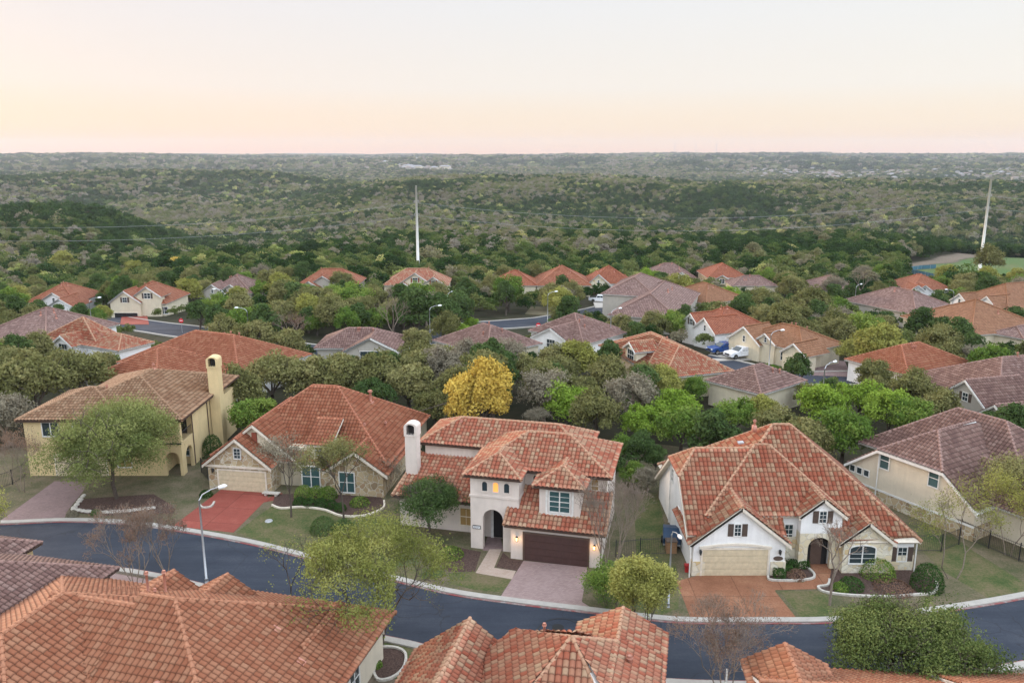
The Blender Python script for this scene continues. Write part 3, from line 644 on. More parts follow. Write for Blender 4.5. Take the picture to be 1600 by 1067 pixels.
R.face((11,.2,2.6),(17.2,.2,2.6),(9.35,8.05,9.2),(7.95,8.05,9.2),(6.6,6.7,8.06)); R.face((17.2,.2,2.6),(17.2,15.9,2.6),(9.35,8.05,9.2)); R.face((17.2,15.9,2.6),(.1,15.9,2.6),(7.95,8.05,9.2),(9.35,8.05,9.2)); R.face((.1,15.9,2.6),(.1,6.7,2.6),(6.6,6.7,8.06),(7.95,8.05,9.2))
R.cap((17.2,.2,2.6),(9.35,8.05,9.2)); R.cap((17.2,15.9,2.6),(9.35,8.05,9.2)); R.cap((.1,15.9,2.6),(7.95,8.05,9.2)); R.cap((9.35,8.05,9.2),(7.95,8.05,9.2)); R.cap((6.6,6.7,8.1),(7.95,8.05,9.2))
R.hip(1.1,1.4,12.1,11.3,4.1,.8,'u','hh')
R.face((-.45,.3,3.06),(7,.3,3.06),(7,6.2,7.78),(1.2,6.2,7.78),(-.45,4.2,6.18)); R.face((-.45,8.4,6.18),(-.45,4.2,6.18),(1.2,6.3,7.78)); R.face((7,14.6,1.75),(-.45,14.6,1.75),(-.45,8.4,6.18),(1.2,6.3,7.78),(7,6.3,7.78))
R.cap((1.2,6.25,7.8),(7,6.25,7.8)); R.cap((-.45,4.2,6.2),(1.2,6.25,7.8)); R.cap((-.45,8.4,6.2),(1.2,6.25,7.8)); R.rake+=[((-.45,.3,3.06),(-.45,4.2,6.18)),((-.45,14.6,1.75),(-.45,8.4,6.18))]
R.hip(8.05,.75,11.65,5,4.35,.8,'v','gx'); R.hip(10.95,.02,15.25,5,2.5,.8,'v','gx')
h.garage(3.15,0,4.9,2.15,'S','door_tan','trim_cream')
b=MB(); n=12; P=[(.45+5.4*k/n,2.22+.28*math.sin(math.pi*k/n)) for k in range(n+1)]
for k in range(n): b.prism([(P[k][0],-.13,P[k][1]),(P[k+1][0],-.13,P[k+1][1]),(P[k+1][0],-.13,P[k+1][1]+.16),(P[k][0],-.13,P[k][1]+.16)],(0,.13,0))
b.build('arched_lintel','trim_cream',h.root)
h.win(3.22,0,3.72,.45,.9,'S',2,3,shut='shutter'); h.win(9.9,1.0,4.3,.5,.9,'S',2,3,shut='shutter'); h.win(7.68,1.8,2.5,.6,1.6,'S',2,4)
h.win(12.85,.3,1.45,1.9,1.15,'S',2,3,2); h.win(16.1,.8,1.35,.65,1.1,'S',2,3,shut='shutter')
h.win(0,8.5,4.6,.6,1.1,'W',2,3); h.win(0,5.5,2.4,.6,1.1,'W',2,3)
h.lantern(.5,-.08,1.95); h.lantern(6.45,-.08,1.95)
b=MB(); n=16; b.prism([(6.4+.36*math.cos(2*math.pi*k/n),-.06,1.42+.18*math.sin(2*math.pi*k/n)) for k in range(n)],(0,.06,0)); b.build('house_number_plate','shutter',h.root)
h.pipe(-.3,-.35,0,2.5); h.pipe(17.0,.5,0,2.6); h.pipe(-.1,9,0,6)
h.vent(6.5,8.2,9.2,.25,.08); b=MB(); b.prism([(4.9,6.9,7.92),(5.35,6.9,7.98),(5.35,7.35,7.98),(4.9,7.35,7.92)],(0,0,.12)); b.build('skylight','galv',h.root)
h.finish('blend','trim_cream',2); hR=h
# --- D: right tan
h=House('house','tan stucco house with mauve tile roof and stone base, standing side-on at the right edge',32.29+1.9*.866,67.2+1.9*.5,-60)
M='st_ltan'
h.wbox(M,-4.2,0,7.8,14,1.2,2.9); h.wbox('stone_gold',-4.3,-.08,7.9,14,0,1.2); h.wbox('trim_white',-4.3,-.12,7.9,-.08,1.15,1.33)
h.wm(M).prism([(-4.0,0,2.9),(7.6,0,2.9),(4.9,0,4.9),(-1.3,0,4.9)],(0,.25,0)); h.wbox(M,-1.3,.25,4.9,14,2.9,4.8)
h.wbox(M,7.8,2.5,14,12,0,2.9)
R=h.roof
apx=(1.8,3.4,7.15); a2=(1.8,9,7.15)
R.face((-4.6,-.4,2.55),(-1.3,-.4,5.0),apx,a2,(-4.6,9,2.55)); R.face((-1.3,-.4,5.0),(4.9,-.4,5.0),apx); R.face((4.9,-.4,5.0),(8.2,-.4,2.55),(8.2,9,2.55),a2,apx)
R.cap((-1.3,-.4,5.05),apx); R.cap((4.9,-.4,5.05),apx); R.cap(apx,a2); R.rake+=[((-4.6,-.4,2.55),(-1.3,-.4,5.0)),((4.9,-.4,5.0),(8.2,-.4,2.55)),((-1.3,-.4,5.0),(4.9,-.4,5.0001))]
R.hip(-6.5,4,10,16,3.3,.70,'u','hh'); R.hip(1,2,14.5,9,2.7,.72,'u','hh')
h.win(-.7,0,4.15,.85,1.5,'S',1,2,gm='glass_teal'); h.win(4.0,0,4.15,.85,1.5,'S',1,2,gm='glass_teal')
for k in (-5.0,): pass
for k in range(3): h.win(-3.9+.75*k,0,2.35,.5,.55,'S',1,1)
h.pipe(-1.2,-.15,0,4.9); h.vent(9.5,4.0,4.8,.8,.1,'tile_red'); h.vent(10.1,4.6,4.9,.6,.1,'tile_red'); h.vent(1.4,2.3,5.9,.12,.1,'tile_red')
h.finish('mauve','trim_white',1); hD=h
# --- foreground houses seen from behind
x,y=at(275,937,7.5)
h=House('house','big orange-tiled house filling the lower left corner, seen from above and behind',x,y,-14)
R=h.roof
R.hip(-2.2,-9,8.95,9,2.7,.533,'u','xh'); R.hip(-7.5,-9.4,-2.1,8.2,2.7,.509,'u','xx'); R.hip(-15.4,-14,2.6,8,2.7,.533,'v','hh')
R.hip(3.3,2,8.97,7.0,2.72,.53,'v','xg'); R.hip(-7.5,1,-1.9,6.0,3.75,.6,'v','xg'); R.hip(-4.0,1,1.8,6.35,3.72,.6,'v','xg')
h.wbox('st_ltan',-7,-8.5,8.4,8.0,0,2.65); h.wbox('st_ltan',-14.8,-13,2.0,7.5,0,2.6); h.wbox('st_ltan',-6.7,5,-1.9,5.9,0,3.8); h.wbox('st_ltan',-1.85,5,.9,6.2,0,3.8)
h.win(8.4,.5,1.4,1.2,1.2,'E',2,2); h.win(8.4,3.8,1.4,1.2,1.2,'E',2,2)
h.vent(2.1,-4.6,5.1,.75,.12); h.vent(-1.9,1.6,6.7,1.3,.07); h.vent(-2.9,1.4,6.7,1.2,.07); h.vent(-1.6,.4,7.1,.5,.05)
for (u,v) in ((5.4,-2.8),(6.6,1.2),(4.6,2.2)): 
    b=MB(); z=7.5-.533*u; b.prism([(-.22,-.18,.05),(.22,-.18,-.17),(.22,.18,-.17),(-.22,.18,.05)],(0,0,.14)); o=b.build('roof_vent','vent',h.root); o.location=(u,v,z+.02)
h.finish('orange','trim_brown',2); hE=h
x,y=at(187,888,3)
h=House('house','mauve-brown tiled house at the left edge of the lower street, tan walls',x,y,-13)
h.roof.hip(-18,-11,0,0,3,.5,'u','hh'); h.wbox('st_tan',-17.5,-10.5,-.5,-.5,0,2.95); 
X,Y=at(67,848,3); a=R_(13); dx,dy=X-x,Y-y; u_=dx*math.cos(a)-dy*math.sin(a); v_=dx*math.sin(a)+dy*math.cos(a)
h.roof.hip(u_-14,v_-7,u_,v_,3,.5,'u','hh'); h.wbox('st_tan',u_-13,v_-6.5,u_-.5,v_-.5,0,2.95)
h.pipe(-.4,-.6,0,2.9,'trim_brown')
h.finish('mauve','trim_brown',2); hE2=h
x,y=at(893,996,6.5)
h=House('house','mottled cream and red tiled house at the bottom centre, seen from behind over its roof',x,y,-13)
R=h.roof
R.face((0,0,6.5),(-3.5,2.7,4.6),(-7.5,-.5,2.1),(-4.6,-7.5,2.3),(-1.4,-2.3,5.2)); R.face((0,0,6.5),(-1.4,-2.3,5.2),(-3.4,-5.6,3.33),(4,-5.2,3.36),(1.5,-2.0,5.2))
R.face((0,0,6.5),(1.5,-2.0,5.6),(4.8,-6,3.95),(4.8,3,3.95),(2.2,2.2,5.33)); R.face((-3.5,2.7,4.6),(0,0,6.5),(1.0,1.2,5.9),(.6,3.2,4.1),(-3,3.2,4.1))
R.cap((0,0,6.5),(-3.5,2.7,4.6)); R.cap((0,0,6.5),(-3.4,-5.6,3.33)); R.cap((0,0,6.55),(3.8,-5.0,3.5)); R.cap((0,0,6.5),(2.2,1.8,5.4))
R.hip(-.4,-3,4.82,5.4,3.95,.53,'v','xg'); R.hip(-9.7,-7,-3.0,3.0,2.4,.75,'v','xg'); R.hip(-9,-16,4.7,-5,3.0,.55,'u','hh')
h.wbox('st_white',-9.2,-15,4.4,2.6,0,2.35); h.wbox('st_white',-3,-14.9,-.1,2.3,0,3.6); h.wbox('st_white',-.05,-14.9,4.41,5.1,0,3.85)
h.gable('st_white','N',-6.35,3.3,2.75,2.35,.73); h.gable('st_white','N',2.2,2.55,5.2,3.8,.53)
h.pipe(4.75,5.2,0,3.9); h.pipe(4.75,.5,0,3.9); h.vent(3.0,.7,5.0,.3,.1); h.vent(-1.7,1.4,5.6,.5,.07); h.vent(2.9,-2.8,5.0,.2,.1)
h.finish('blend','trim_white',2); hF=h
x,y=at(1228,1010,5)
h=House('house','orange-tiled house peeking over the bottom right edge beneath the big oak',x,y,-5)
R=h.roof; R.hip(-2.3,-6,2.3,.25,3.8,.52,'v','xg'); R.hip(-2.0,-7.2,16,1.3,2.8,.48,'u','xh'); R.hip(7.9,-7.6,19,2.0,2.6,.53,'u','gh')
h.wbox('st_white',-1.5,-7,15.5,.9,0,2.75); h.wbox('st_white',-2.0,-5,2.0,0,2.8,3.75); h.gable('st_white','N',0,2.0,0,3.75,.52)
h.pipe(-3.0,.2,0,3.3); 
for u in (-1.6,-1.0,.1,-.4): h.vent(u,-2.6-.3*u,4.1,.2,.06)
h.finish('orange','trim_white',2); hI=h
# --- middle and far houses: eave corners read off the photo -> position, width and heading on the ground
def fit(Lp,Cp,Rp,ez):
    """near corner Cp, right corner Rp, left corner Lp (pixels of the eave line) -> frame"""
    xc,yc,g=atg(*Cp,ez); xr,yr=at(*Rp,g+ez)
    a=math.atan2(yr-yc,xr-xc); w_=math.hypot(xr-xc,yr-yc)
    xl,yl=at(*Lp,g+ez); 
    al=math.atan2(yl-yc,xl-xc); dl=math.hypot(xl-xc,yl-yc)
    # make the corner square, splitting the error
    err=(al-a)-math.pi/2; a+=err/2
    return xc,yc,g,math.degrees(a),w_*math.cos(err/2),dl*math.cos(err/2)
def fitf(Lp,Rp,ridge_py,ez,p):
    # bounding pixels of the eave line: the far corner on the outer side of the view shows too
    py=(Lp[1]+Rp[1])/2; left=(Lp[0]+Rp[0])/2<800
    x0,y0,g=atg(Lp[0] if left else Rp[0],py,ez); D=math.hypot(x0,y0)
    d=2*max((py-ridge_py)*D/FPX/(p*.97+math.sin(math.atan((CAMH-g)/D))),2.5)
    if left:
        w_=4.0
        while proj(x0+w_,y0+d,g+ez)[0]<Rp[0] and w_<40: w_+=.1
        x=x0
    else:
        w_=4.0
        while proj(x0-w_,y0+d,g+ez)[0]>Lp[0] and w_<40: w_+=.1
        x=x0-w_
    w_=max(w_,8.0); 
    if not left: x=x0-w_
    print('FITF',Lp,Rp,round(w_,1),round(d,1),round(g,1)); d=min(d,w_*1.15)
    return x,y0,g,0.0,w_,d
HL=[]
def mid(label,tile,wallm,pts,ridge=None,ez=3.0,p=.55,e='hh',axis=None,gables=(),wins=(),near=0,trim='trim_white',extra=(),seen=None,garages=()):
    if len(pts)==3: x,y,g,a,w_,d=fit(*pts,ez)
    else: x,y,g,a,w_,d=fitf(*pts,ridge,ez,p)
    h=House('house',label,x,y,a,g)
    ax=axis or ('u' if w_>=d else 'v')
    h.roof.hip(0,0,w_,d,ez,p,ax,e)
    h.wbox(wallm,.45,.45,w_-.45,d-.45,-1.5,ez-.04)
    for G_ in gables:                     # (centre fraction along the front, width, forward, eave z, pitch, window(w,h,nc,shut), face, wall)
        c,gw,fw,gz,gp,wn,fc=G_[:7]; wm_=G_[7] if len(G_)>7 else wallm
        if fc=='S':
            u=c*w_; h.roof.hip(u-gw/2,-fw,u+gw/2,min(d*.55,gw*gp/p/2+1.5)+.0,gz,gp,'v','gx'); h.wbox(wm_,u-gw/2+.35,-fw+.35,u+gw/2-.35,2,-1.5,gz-.02); h.gable(wm_,'S',u,gw/2-.05,-fw+.35,gz-.02,gp)
            if wn: h.win(u,-fw+.35,gz+wn[4],wn[0],wn[1],'S',wn[2],2,shut=wn[3])
        elif fc=='W':
            v=c*d; h.roof.hip(-fw,v-gw/2,min(w_*.55,gw*gp/p/2+1.5),v+gw/2,gz,gp,'u','gx'); h.wbox(wm_,-fw+.35,v-gw/2+.35,2,v+gw/2-.35,-1.5,gz-.02)
            h.wm(wm_).prism([(-fw+.35,v-gw/2+.05,gz-.02),(-fw+.35,v+gw/2-.05,gz-.02),(-fw+.35,v,gz-.02+gp*(gw/2-.05))],(.2,0,0))
            if wn: h.win(-fw+.35,v,gz+wn[4],wn[0],wn[1],'W',wn[2],2,shut=wn[3])
        else:
            v=c*d; h.roof.hip(w_-min(w_*.55,gw*gp/p/2+1.5),v-gw/2,w_+fw,v+gw/2,gz,gp,'u','xg'); h.wbox(wm_,w_-2,v-gw/2+.35,w_+fw-.35,v+gw/2-.35,-1.5,gz-.02)
            h.wm(wm_).prism([(w_+fw-.35,v-gw/2+.05,gz-.02),(w_+fw-.35,v+gw/2-.05,gz-.02),(w_+fw-.35,v,gz-.02+gp*(gw/2-.05))],(-.2,0,0))
            if wn: h.win(w_+fw-.35,v,gz+wn[4],wn[0],wn[1],'E',wn[2],2,shut=wn[3])
    for (fc,fr,z,ww,wh,nc) in wins:
        if fc=='S': h.win(fr*w_,.45,z,ww,wh,'S',nc,2)
        elif fc=='W': h.win(.45,fr*d,z,ww,wh,'W',nc,2)
        else: h.win(w_-.45,fr*d,z,ww,wh,'E',nc,2)
    for (fc,fr,fw,m_) in garages:
        h.garage(fr*w_,-fw+.35 if fw else .45,4.6,2.1,'S',m_)
    for (u0,v0,u1,v1,z,pp,ax2,ee) in extra: 
        h.roof.hip(u0*w_,v0*d,u1*w_,v1*d,z,pp,ax2,ee); h.wbox(wallm,u0*w_+.4,v0*d+.4,u1*w_-.4,v1*d-.4,-1.5,z-.04)
    r=random.Random(len(HOUSES)); 
    for k in range(3):
        u=w_*(.3+.4*r.random()); v=d*(.25+.3*r.random()); z=ez+p*min(u,v,w_-u,d-v); h.vent(u,v,z+.15,.35,.08)
    h.finish(tile,trim,near); HL.append((h,w_,d,ez)); 
    return h
W1=(1.0,1.1,2,'shutter',.9)
def WN(w_=.9,h_=1.0,n=2,s='shutter',dz=.7): return (w_,h_,n,s,dz)
# middle row
mid('mottled red-roofed white house left of the large red-roofed one, three-pane gable window','blend','st_white',((90,531),(185,549),(240,535)),p=.5,gables=[(.72,5.2,1.6,3.0,.6,(1.9,1.6,3,None,-.6),'W'),],near=1,extra=[(.1,.35,.95,1.25,3.0,.5,'u','hh')])
mid('large terracotta-red roofed house behind the tan chimney, no windows in view','terra','st_white',((222,556),(374,594),(462,551)),p=.5,near=1,extra=[(-.55,.25,.42,.85,3.0,.5,'u','hh')])
mid('mauve-roofed grey house with a wide three-pane gable window, left of the bare cypress','mauve','st_grey',((490,548),(633,542)),511,p=.5,gables=[(.70,8.4,1.6,2.9,.5,(3.2,1.5,3,None,-.75),'S')],near=1)
mid('brown-roofed house half hidden in trees, straight behind the yellow tree','mauve','st_cream',((688,530),(760,556),(838,535)),p=.5,near=1)
mid('dark brown roofed house with white eaves and cream gable, above the lime-green tree','mauve','st_white',((826,528),(912,540),(994,523)),p=.5,gables=[(.62,8,.8,3.0,.5,(1.6,1.2,3,None,-.5),'W')],near=1,extra=[(.15,.2,1.1,1.3,3.2,.5,'v','hh')])
mid('mottled orange-red roofed house with a cream dormer and three-pane window','blend','st_cream',((966,540),(1036,592),(1138,576)),p=.5,near=1,extra=[(.0,.25,1.05,1.05,3.0,.5,'v','hh')],gables=[(.52,3.9,.0,4.6,.6,(1.8,1.5,3,None,-.7),'W')])
mid('small-looking brown hip roof with pale chimney pipe, in front of the parked trucks','mauve','st_cream',((1104,594),(1190,618),(1256,594)),p=.5,near=1)
mid('red hip-roofed house behind the yellow-green tree on the right','terra','st_white',((1318,562),(1420,588),(1522,568)),p=.5,near=1)
mid('mauve-roofed grey house at the right edge with two white-trimmed gables and shuttered windows','mauve','st_grey',((1458,584),(1560,646),(1690,600)),p=.5,near=1,gables=[(.26,7.0,1.0,3.2,.75,WN(.75,.9,2,'shutter',.6),'W'),(-.10,5.5,2.4,2.6,.75,WN(.7,.9,2,'shutter',.5),'W')])
# far row, left to right
mid('dark mauve hip-roofed house at the far left of the middle street','mauve','st_white',((12,514),(72,536),(143,503)),p=.52)
mid('orange-roofed white house with two front gables, leftmost of the far row','terra','st_white',((38,472),(178,475)),433,p=.6,gables=[(.62,8.2,1.2,3.0,.62,WN(.5,.9,1,None,.8),'S'),(.82,6.8,3.0,2.4,.62,WN(1.0,.8,2,None,.4),'S')],wins=[('S',.2,1.8,.8,1.2,1)])
h=mid('stone and stucco house with a terracotta roof and its garage standing open','terra','st_cream',((176,476),(306,474)),430,p=.66,gables=[(.26,7.2,1.0,3.4,.72,WN(.9,1.0,2,'shutter',.6),'S'),(.66,6.4,.4,4.6,.70,WN(1.3,1.1,2,'shutter',.2),'S')],garages=(),wins=[('S',.93,1.5,1.6,1.5,2)])
b=MB(); u=.26*HL[-1][1]; b.box((u-2.5,-.72,-1.2),(u+2.5,-.64,1.15)); gd=b.build('garage_dark_panel','dark',h.root)  # dark panel on the wall stands for the shaded garage inside
b=MB(); b.box((u-2.65,-.75,-1.2),(u-2.5,-.63,1.3)); b.box((u+2.5,-.75,-1.2),(u+2.65,-.63,1.3)); b.box((u-2.5,-.75,1.15),(u+2.5,-.63,1.3)); b.build('door_frame','trim_cream',gd)
mid('mauve-roofed grey stucco house behind round yellow-green trees, arched gable window','mauve','st_grey',((320,462),(424,455)),421,p=.62,gables=[(.2,7.0,1.5,3.0,.68,WN(.5,.8,1,None,.7),'S'),(.55,5,.5,3.6,.65,None,'S')])
mid('orange-red roofed house with grey gables, between the mauve roof and the bare shrubs','terra','st_grey',((465,445),(572,444)),420,p=.62,gables=[(.22,6.0,3.0,2.4,.62,WN(.5,.7,1,None,.6),'S'),(.42,7,1.0,3.2,.62,None,'S')])
mid('mottled red-roofed cream house with two shuttered gable windows, under the tall centre pole','blend','st_cream',((597,446),(706,446)),419,p=.62,gables=[(.50,8.4,.8,3.6,.68,WN(1.3,1.1,3,'shutter_red',.9),'S'),(.78,7.6,1.8,3.0,.66,WN(1.1,1.0,3,'shutter_red',1.0),'S'),(.34,5.2,2.2,2.4,.62,WN(.6,.6,1,None,-.6),'S','stone_gold')])
mid('small red hip roof behind grey-green oaks, right of the centre pole house','red','st_cream',((772,446),(840,447)),421,p=.6)
mid('orange-brown hip-roofed house left of the pickup driveway','terra','st_cream',((834,446),(925,447)),413,p=.58)
mid('red-roofed white house with a stone garage gable beside the white pickup','red','st_white',((914,446),(990,441)),414,p=.68,gables=[(.20,6.6,2.4,3.2,.85,WN(.45,.9,1,None,.6),'S','stone_pale'),(.84,4.6,2.6,3.4,.7,WN(.8,.8,2,None,.3),'S')],garages=[('S',.20,2.4,'door_brown')])
mid('mauve-roofed house with white gables behind the lime tree','mauve','st_white',((1000,436),(1090,434)),411,p=.6,gables=[(.66,6.0,1.5,3.0,.75,WN(1.2,.9,3,None,.6),'S'),(.42,5.2,3.0,2.4,.7,WN(1.0,.8,2,None,.3),'S')])
mid('red-roofed stone house, farthest back in the upper row','red','stone_gold',((1088,432),(1170,436)),408,ez=4.2,p=.55,gables=[(.35,5,.8,3.6,.6,WN(1.4,1.2,2,None,-.4),'S')],wins=[('S',.8,2.2,1.0,1.0,2)])
mid('large brown-roofed house with a grey two-storey wing, above the dark round oaks','mauve','st_grey',((950,492),(1062,500),(1088,458)),p=.5,extra=[(.45,.5,1.05,1.35,4.6,.5,'u','hh')])
mid('orange hip-roofed house behind the large brown-roofed one','tan','st_cream',((1053,458),(1104,475),(1150,463)),p=.5)
mid('brown hip roof at the far end of the upper street','mauve','st_cream',((1132,446),(1216,448)),431,p=.55)
mid('bright red-roofed white house with an arched garage, directly behind the blue pickup','red','st_white',((1076,501),(1121,519),(1192,508)),p=.6,gables=[(.62,5.4,1.2,3.2,.75,WN(.9,1.0,3,'shutter',.5),'W'),(.18,6.4,1.6,3.0,.72,WN(.4,.9,1,None,.5),'W')],wins=[('S',.5,2.0,.9,1.2,2)])
mid('large orange-brown roofed cream house with dark shutters, right of the trucks','tan','st_cream',((1150,526),(1256,551),(1320,538)),p=.5,gables=[(.85,7,.7,2.6,.72,WN(.4,.9,1,None,.5),'W'),(.55,4.2,.3,3.2,.7,WN(.4,.7,1,None,.4),'W'),(.1,4.8,.9,2.6,.7,None,'W')],wins=[('W',.3,1.6,1.0,1.3,2)])
mid('brown roof almost buried in grey-green oaks left of the street lamp','mauve','st_grey',((1248,452),(1345,455)),431,p=.5)
mid('mauve-roofed grey house in front of the orange-roofed one, upper right','mauve','st_grey',((1345,466),(1432,492),(1474,478)),p=.5,wins=[('S',.5,1.8,.9,1.1,2)])
mid('orange-roofed house with small white gables below the blue screened fence','terra','st_white',((1385,452),(1490,454)),428,p=.55,gables=[(.12,4.2,1.5,3.0,.7,None,'S'),(.3,4,1.2,3.0,.7,WN(.6,.6,1,None,.3),'S')])
mid('plain orange-brown hip roof left of the white gabled house at the right edge','tan','st_cream',((1446,492),(1518,524),(1600,505)),p=.5)
mid('orange-roofed white house with tall gable walls at the upper right edge','tan','st_white',((1508,468),(1576,490),(1660,462)),p=.6,gables=[(.3,6.8,1.2,3.4,.8,WN(.5,.9,1,None,.4),'W'),(.75,5.4,.8,3.4,.8,WN(.5,.8,1,None,.4),'W')])
mid('low mauve roof at the right edge below the orange-brown hip roof','mauve','st_cream',((1545,520),(1600,530),(1680,512)),p=.45)
# ------------------------------------------------------------ ground
def structure(o): o['kind']='structure'; return o
azs=np.concatenate([np.radians(np.arange(-180,-42,6)),np.radians(np.arange(-42,42.01,.35)),np.radians(np.arange(48,180,6))])
rad=np.concatenate([[0.5,8,20,32,42,50,58,66,74,82,90],90*np.exp(np.linspace(0.02,math.log(13500/90),250))])
A,Rr=np.meshgrid(azs,rad); X=Rr*np.sin(A); Y=Rr*np.cos(A); Z=terr(X.ravel(),Y.ravel()).reshape(X.shape)-.02
na,nr=len(azs),len(rad); idx=np.arange(na*nr).reshape(nr,na); nx=np.roll(idx,-1,1)
Q=np.stack([idx[:-1],idx[1:],nx[1:],nx[:-1]],-1).reshape(-1,4)
me=fastmesh('terrain',np.stack([X,Y,Z],-1).reshape(-1,3),Q,['terrain'],smooth=True)
structure(link('terrain',me))
def smooth_path(P,n=8,closed=False):
    P=[np.array(p,float) for p in P]; out=[]; L=len(P)
    for i in range(L if closed else L-1):
        g=lambda k:P[k%L] if closed else P[min(max(k,0),L-1)]
        p0,p1,p2,p3=g(i-1),g(i),g(i+1),g(i+2)
        for j in range(n):
            t=j/n; out.append(.5*((2*p1)+(-p0+p2)*t+(2*p0-5*p1+4*p2-p3)*t*t+(-p0+3*p1-3*p2+p3)*t**3))
    if not closed: out.append(P[-1])
    return np.array(out)
def offset(P,d):
    T=np.gradient(P,axis=0); T/=np.linalg.norm(T,axis=1)[:,None]; return P+np.stack([-T[:,1],T[:,0]],1)*d
def ribbon(name,P,a,b,z0,z1,mat,kind='structure',drape=False,parent=None):
    Pa,Pb=offset(P,a),offset(P,b); m_=MB(); n=len(P)
    za=terr(Pa[:,0],Pa[:,1]) if drape else np.zeros(n); zb=terr(Pb[:,0],Pb[:,1]) if drape else np.zeros(n)
    for i in range(n):
        m_.v+=[(Pa[i][0],Pa[i][1],za[i]+z0),(Pa[i][0],Pa[i][1],za[i]+z1),(Pb[i][0],Pb[i][1],zb[i]+z1),(Pb[i][0],Pb[i][1],zb[i]+z0)]
    for i in range(n-1):
        k=4*i
        for q in range(3): m_.f.append((k+q,k+q+1,k+q+5,k+q+4)); m_.m.append(0); m_.uv.append(None)
    o=m_.build(name,mat,parent); 
    if kind: o['kind']=kind
    return o
def sheet(name,pts,z,mat,world=False,kind='structure',thick=None):
    b=MB(); P=[(p if world else at(p[0],p[1],0)) for p in pts]
    if thick: b.prism([(x,y,z) for x,y in P],(0,0,thick))
    else: b.poly([(x,y,z) for x,y in P])
    o=b.build(name,mat)
    if kind: o['kind']=kind
    return o
far=smooth_path([at(*p,0) for p in ((-150,812),(-60,815),(0,819),(100,815),(200,819),(300,833),(400,852),(500,878),(600,903),(700,927),(800,942),(925,957),(1060,972),(1200,973),(1300,972),(1420,962),(1520,948),(1600,934),(1720,910))],6)
near=smooth_path([at(*p,0) for p in ((-150,882),(-60,880),(0,879),(100,880),(180,887),(250,898),(330,917),(420,945),(560,985),(640,1003),(760,1030),(900,1050),(1040,1062),(1200,1066),(1400,1058),(1580,1038),(1720,1005))],6)
m_=MB(); K=min(len(far),len(near)); ff=far[np.linspace(0,len(far)-1,90).astype(int)]; nn=near[np.linspace(0,len(near)-1,90).astype(int)]
for i in range(89): m_.poly([(*ff[i],.004),(*nn[i],.004),(*nn[i+1],.004),(*ff[i+1],.004)])
structure(m_.build('road',['asphalt']))
ribbon('kerb',far,0,.55,-.02,.13,'concrete'); ribbon('kerb',near,-.55,0,-.02,.13,'concrete')
ribbon('kerb_paint',far,-.16,-.002,-.01,.05,'kerb_red'); ribbon('kerb_paint',near,.002,.16,-.01,.05,'kerb_red')
LZ=.10
def strip_to_kerb(name,pts,z,mat): return sheet(name,pts,z,mat,thick=None)
# lots between kerb and houses
fo=offset(far,.5); no=offset(near,-.5)
def lot(name,i0,i1,back,z,mat):
    P=[tuple(q) for q in fo[i0:i1+1]]+[at(*p,0) for p in back]; return sheet(name,P,z,mat,True)
def fi(px):
    return int(np.argmin([abs(proj(q[0],q[1],0)[0]-px) for q in far]))
lot('lawn',fi(-100),fi(1700),[(1720,860),(1600,790),(1400,740),(1000,690),(960,740),(600,740),(300,690),(250,700),(20,700),(-120,740)],.010,'lawn_dry')
def lawn(pts,m='lawn',z=.016): return sheet('lawn',pts,z,m)
lawn([(368,832),(430,787),(520,800),(640,812),(650,850),(700,900),(640,908),(560,888),(470,865)])
lawn([(700,895),(742,893),(806,903),(782,925),(740,921),(705,912)])
lawn([(1218,923),(1290,923),(1300,950),(1420,935),(1420,950),(1350,963),(1255,968)])
lawn([(1000,880),(1055,880),(1062,906),(1060,950),(1030,962),(945,950),(925,930),(940,880)])
lawn([(1440,800),(1520,860),(1600,910),(1600,925),(1545,935),(1470,890),(1430,850)],'lawn',.017)
lawn([(990,770),(1028,770),(1050,880),(995,880)],'lawn',.017)
# driveways and paths
sheet('driveway',[(0,814),(85,752),(140,752),(128,770),(104,800),(100,812)],.022,'paver_mauve')
sheet('driveway',[(270,822),(345,765),(420,768),(418,778),(440,770),(448,778),(412,785),(365,832)],.022,'red_concrete')
sheet('driveway',[(779,937),(818,876),(918,886),(909,940),(928,952),(840,946)],.022,'paver_pink')
sheet('driveway',[(1057,908),(1098,897),(1200,897),(1212,925),(1245,966),(1080,968)],.022,'brown_concrete')
sheet('path',[(743,895),(765,858),(784,858),(772,887),(806,892),(800,905)],.026,'paver_tan')
sheet('path',[(754,860),(762,838),(782,840),(787,861)],.020,'paver_mauve',)
sheet('path',[(1200,908),(1202,922),(1286,920),(1302,903),(1290,866),(1262,866),(1270,900),(1255,910)],.026,'brown_concrete')
sheet('garden_bed',[(786,863),(775,886),(808,892),(818,876),(797,873)],.030,'mulch')
sheet('garden_bed',[(690,850),(740,860),(752,862),(742,893),(700,893),(680,870)],.024,'mulch')
sheet('garden_bed',[(112,800),(120,780),(240,772),(270,790),(272,802),(160,806)],.024,'mulch')
# gravel of the near side lots
P=[tuple(q) for q in no[fi(-100):]]+[at(1750,1400,0),at(-900,1400,0)]
sheet('lawn',[(x,y) for x,y in P],.008,'dirt',True)
sheet('driveway',[(150,890),(230,905),(330,920),(250,960),(150,965)],.020,'paver_pink')
sheet('driveway',[(385,945),(430,955),(470,975),(400,975)],.020,'red_concrete')
sheet('lawn',[(600,1000),(640,1010),(720,1030),(680,1060),(600,1060)],.020,'lawn')
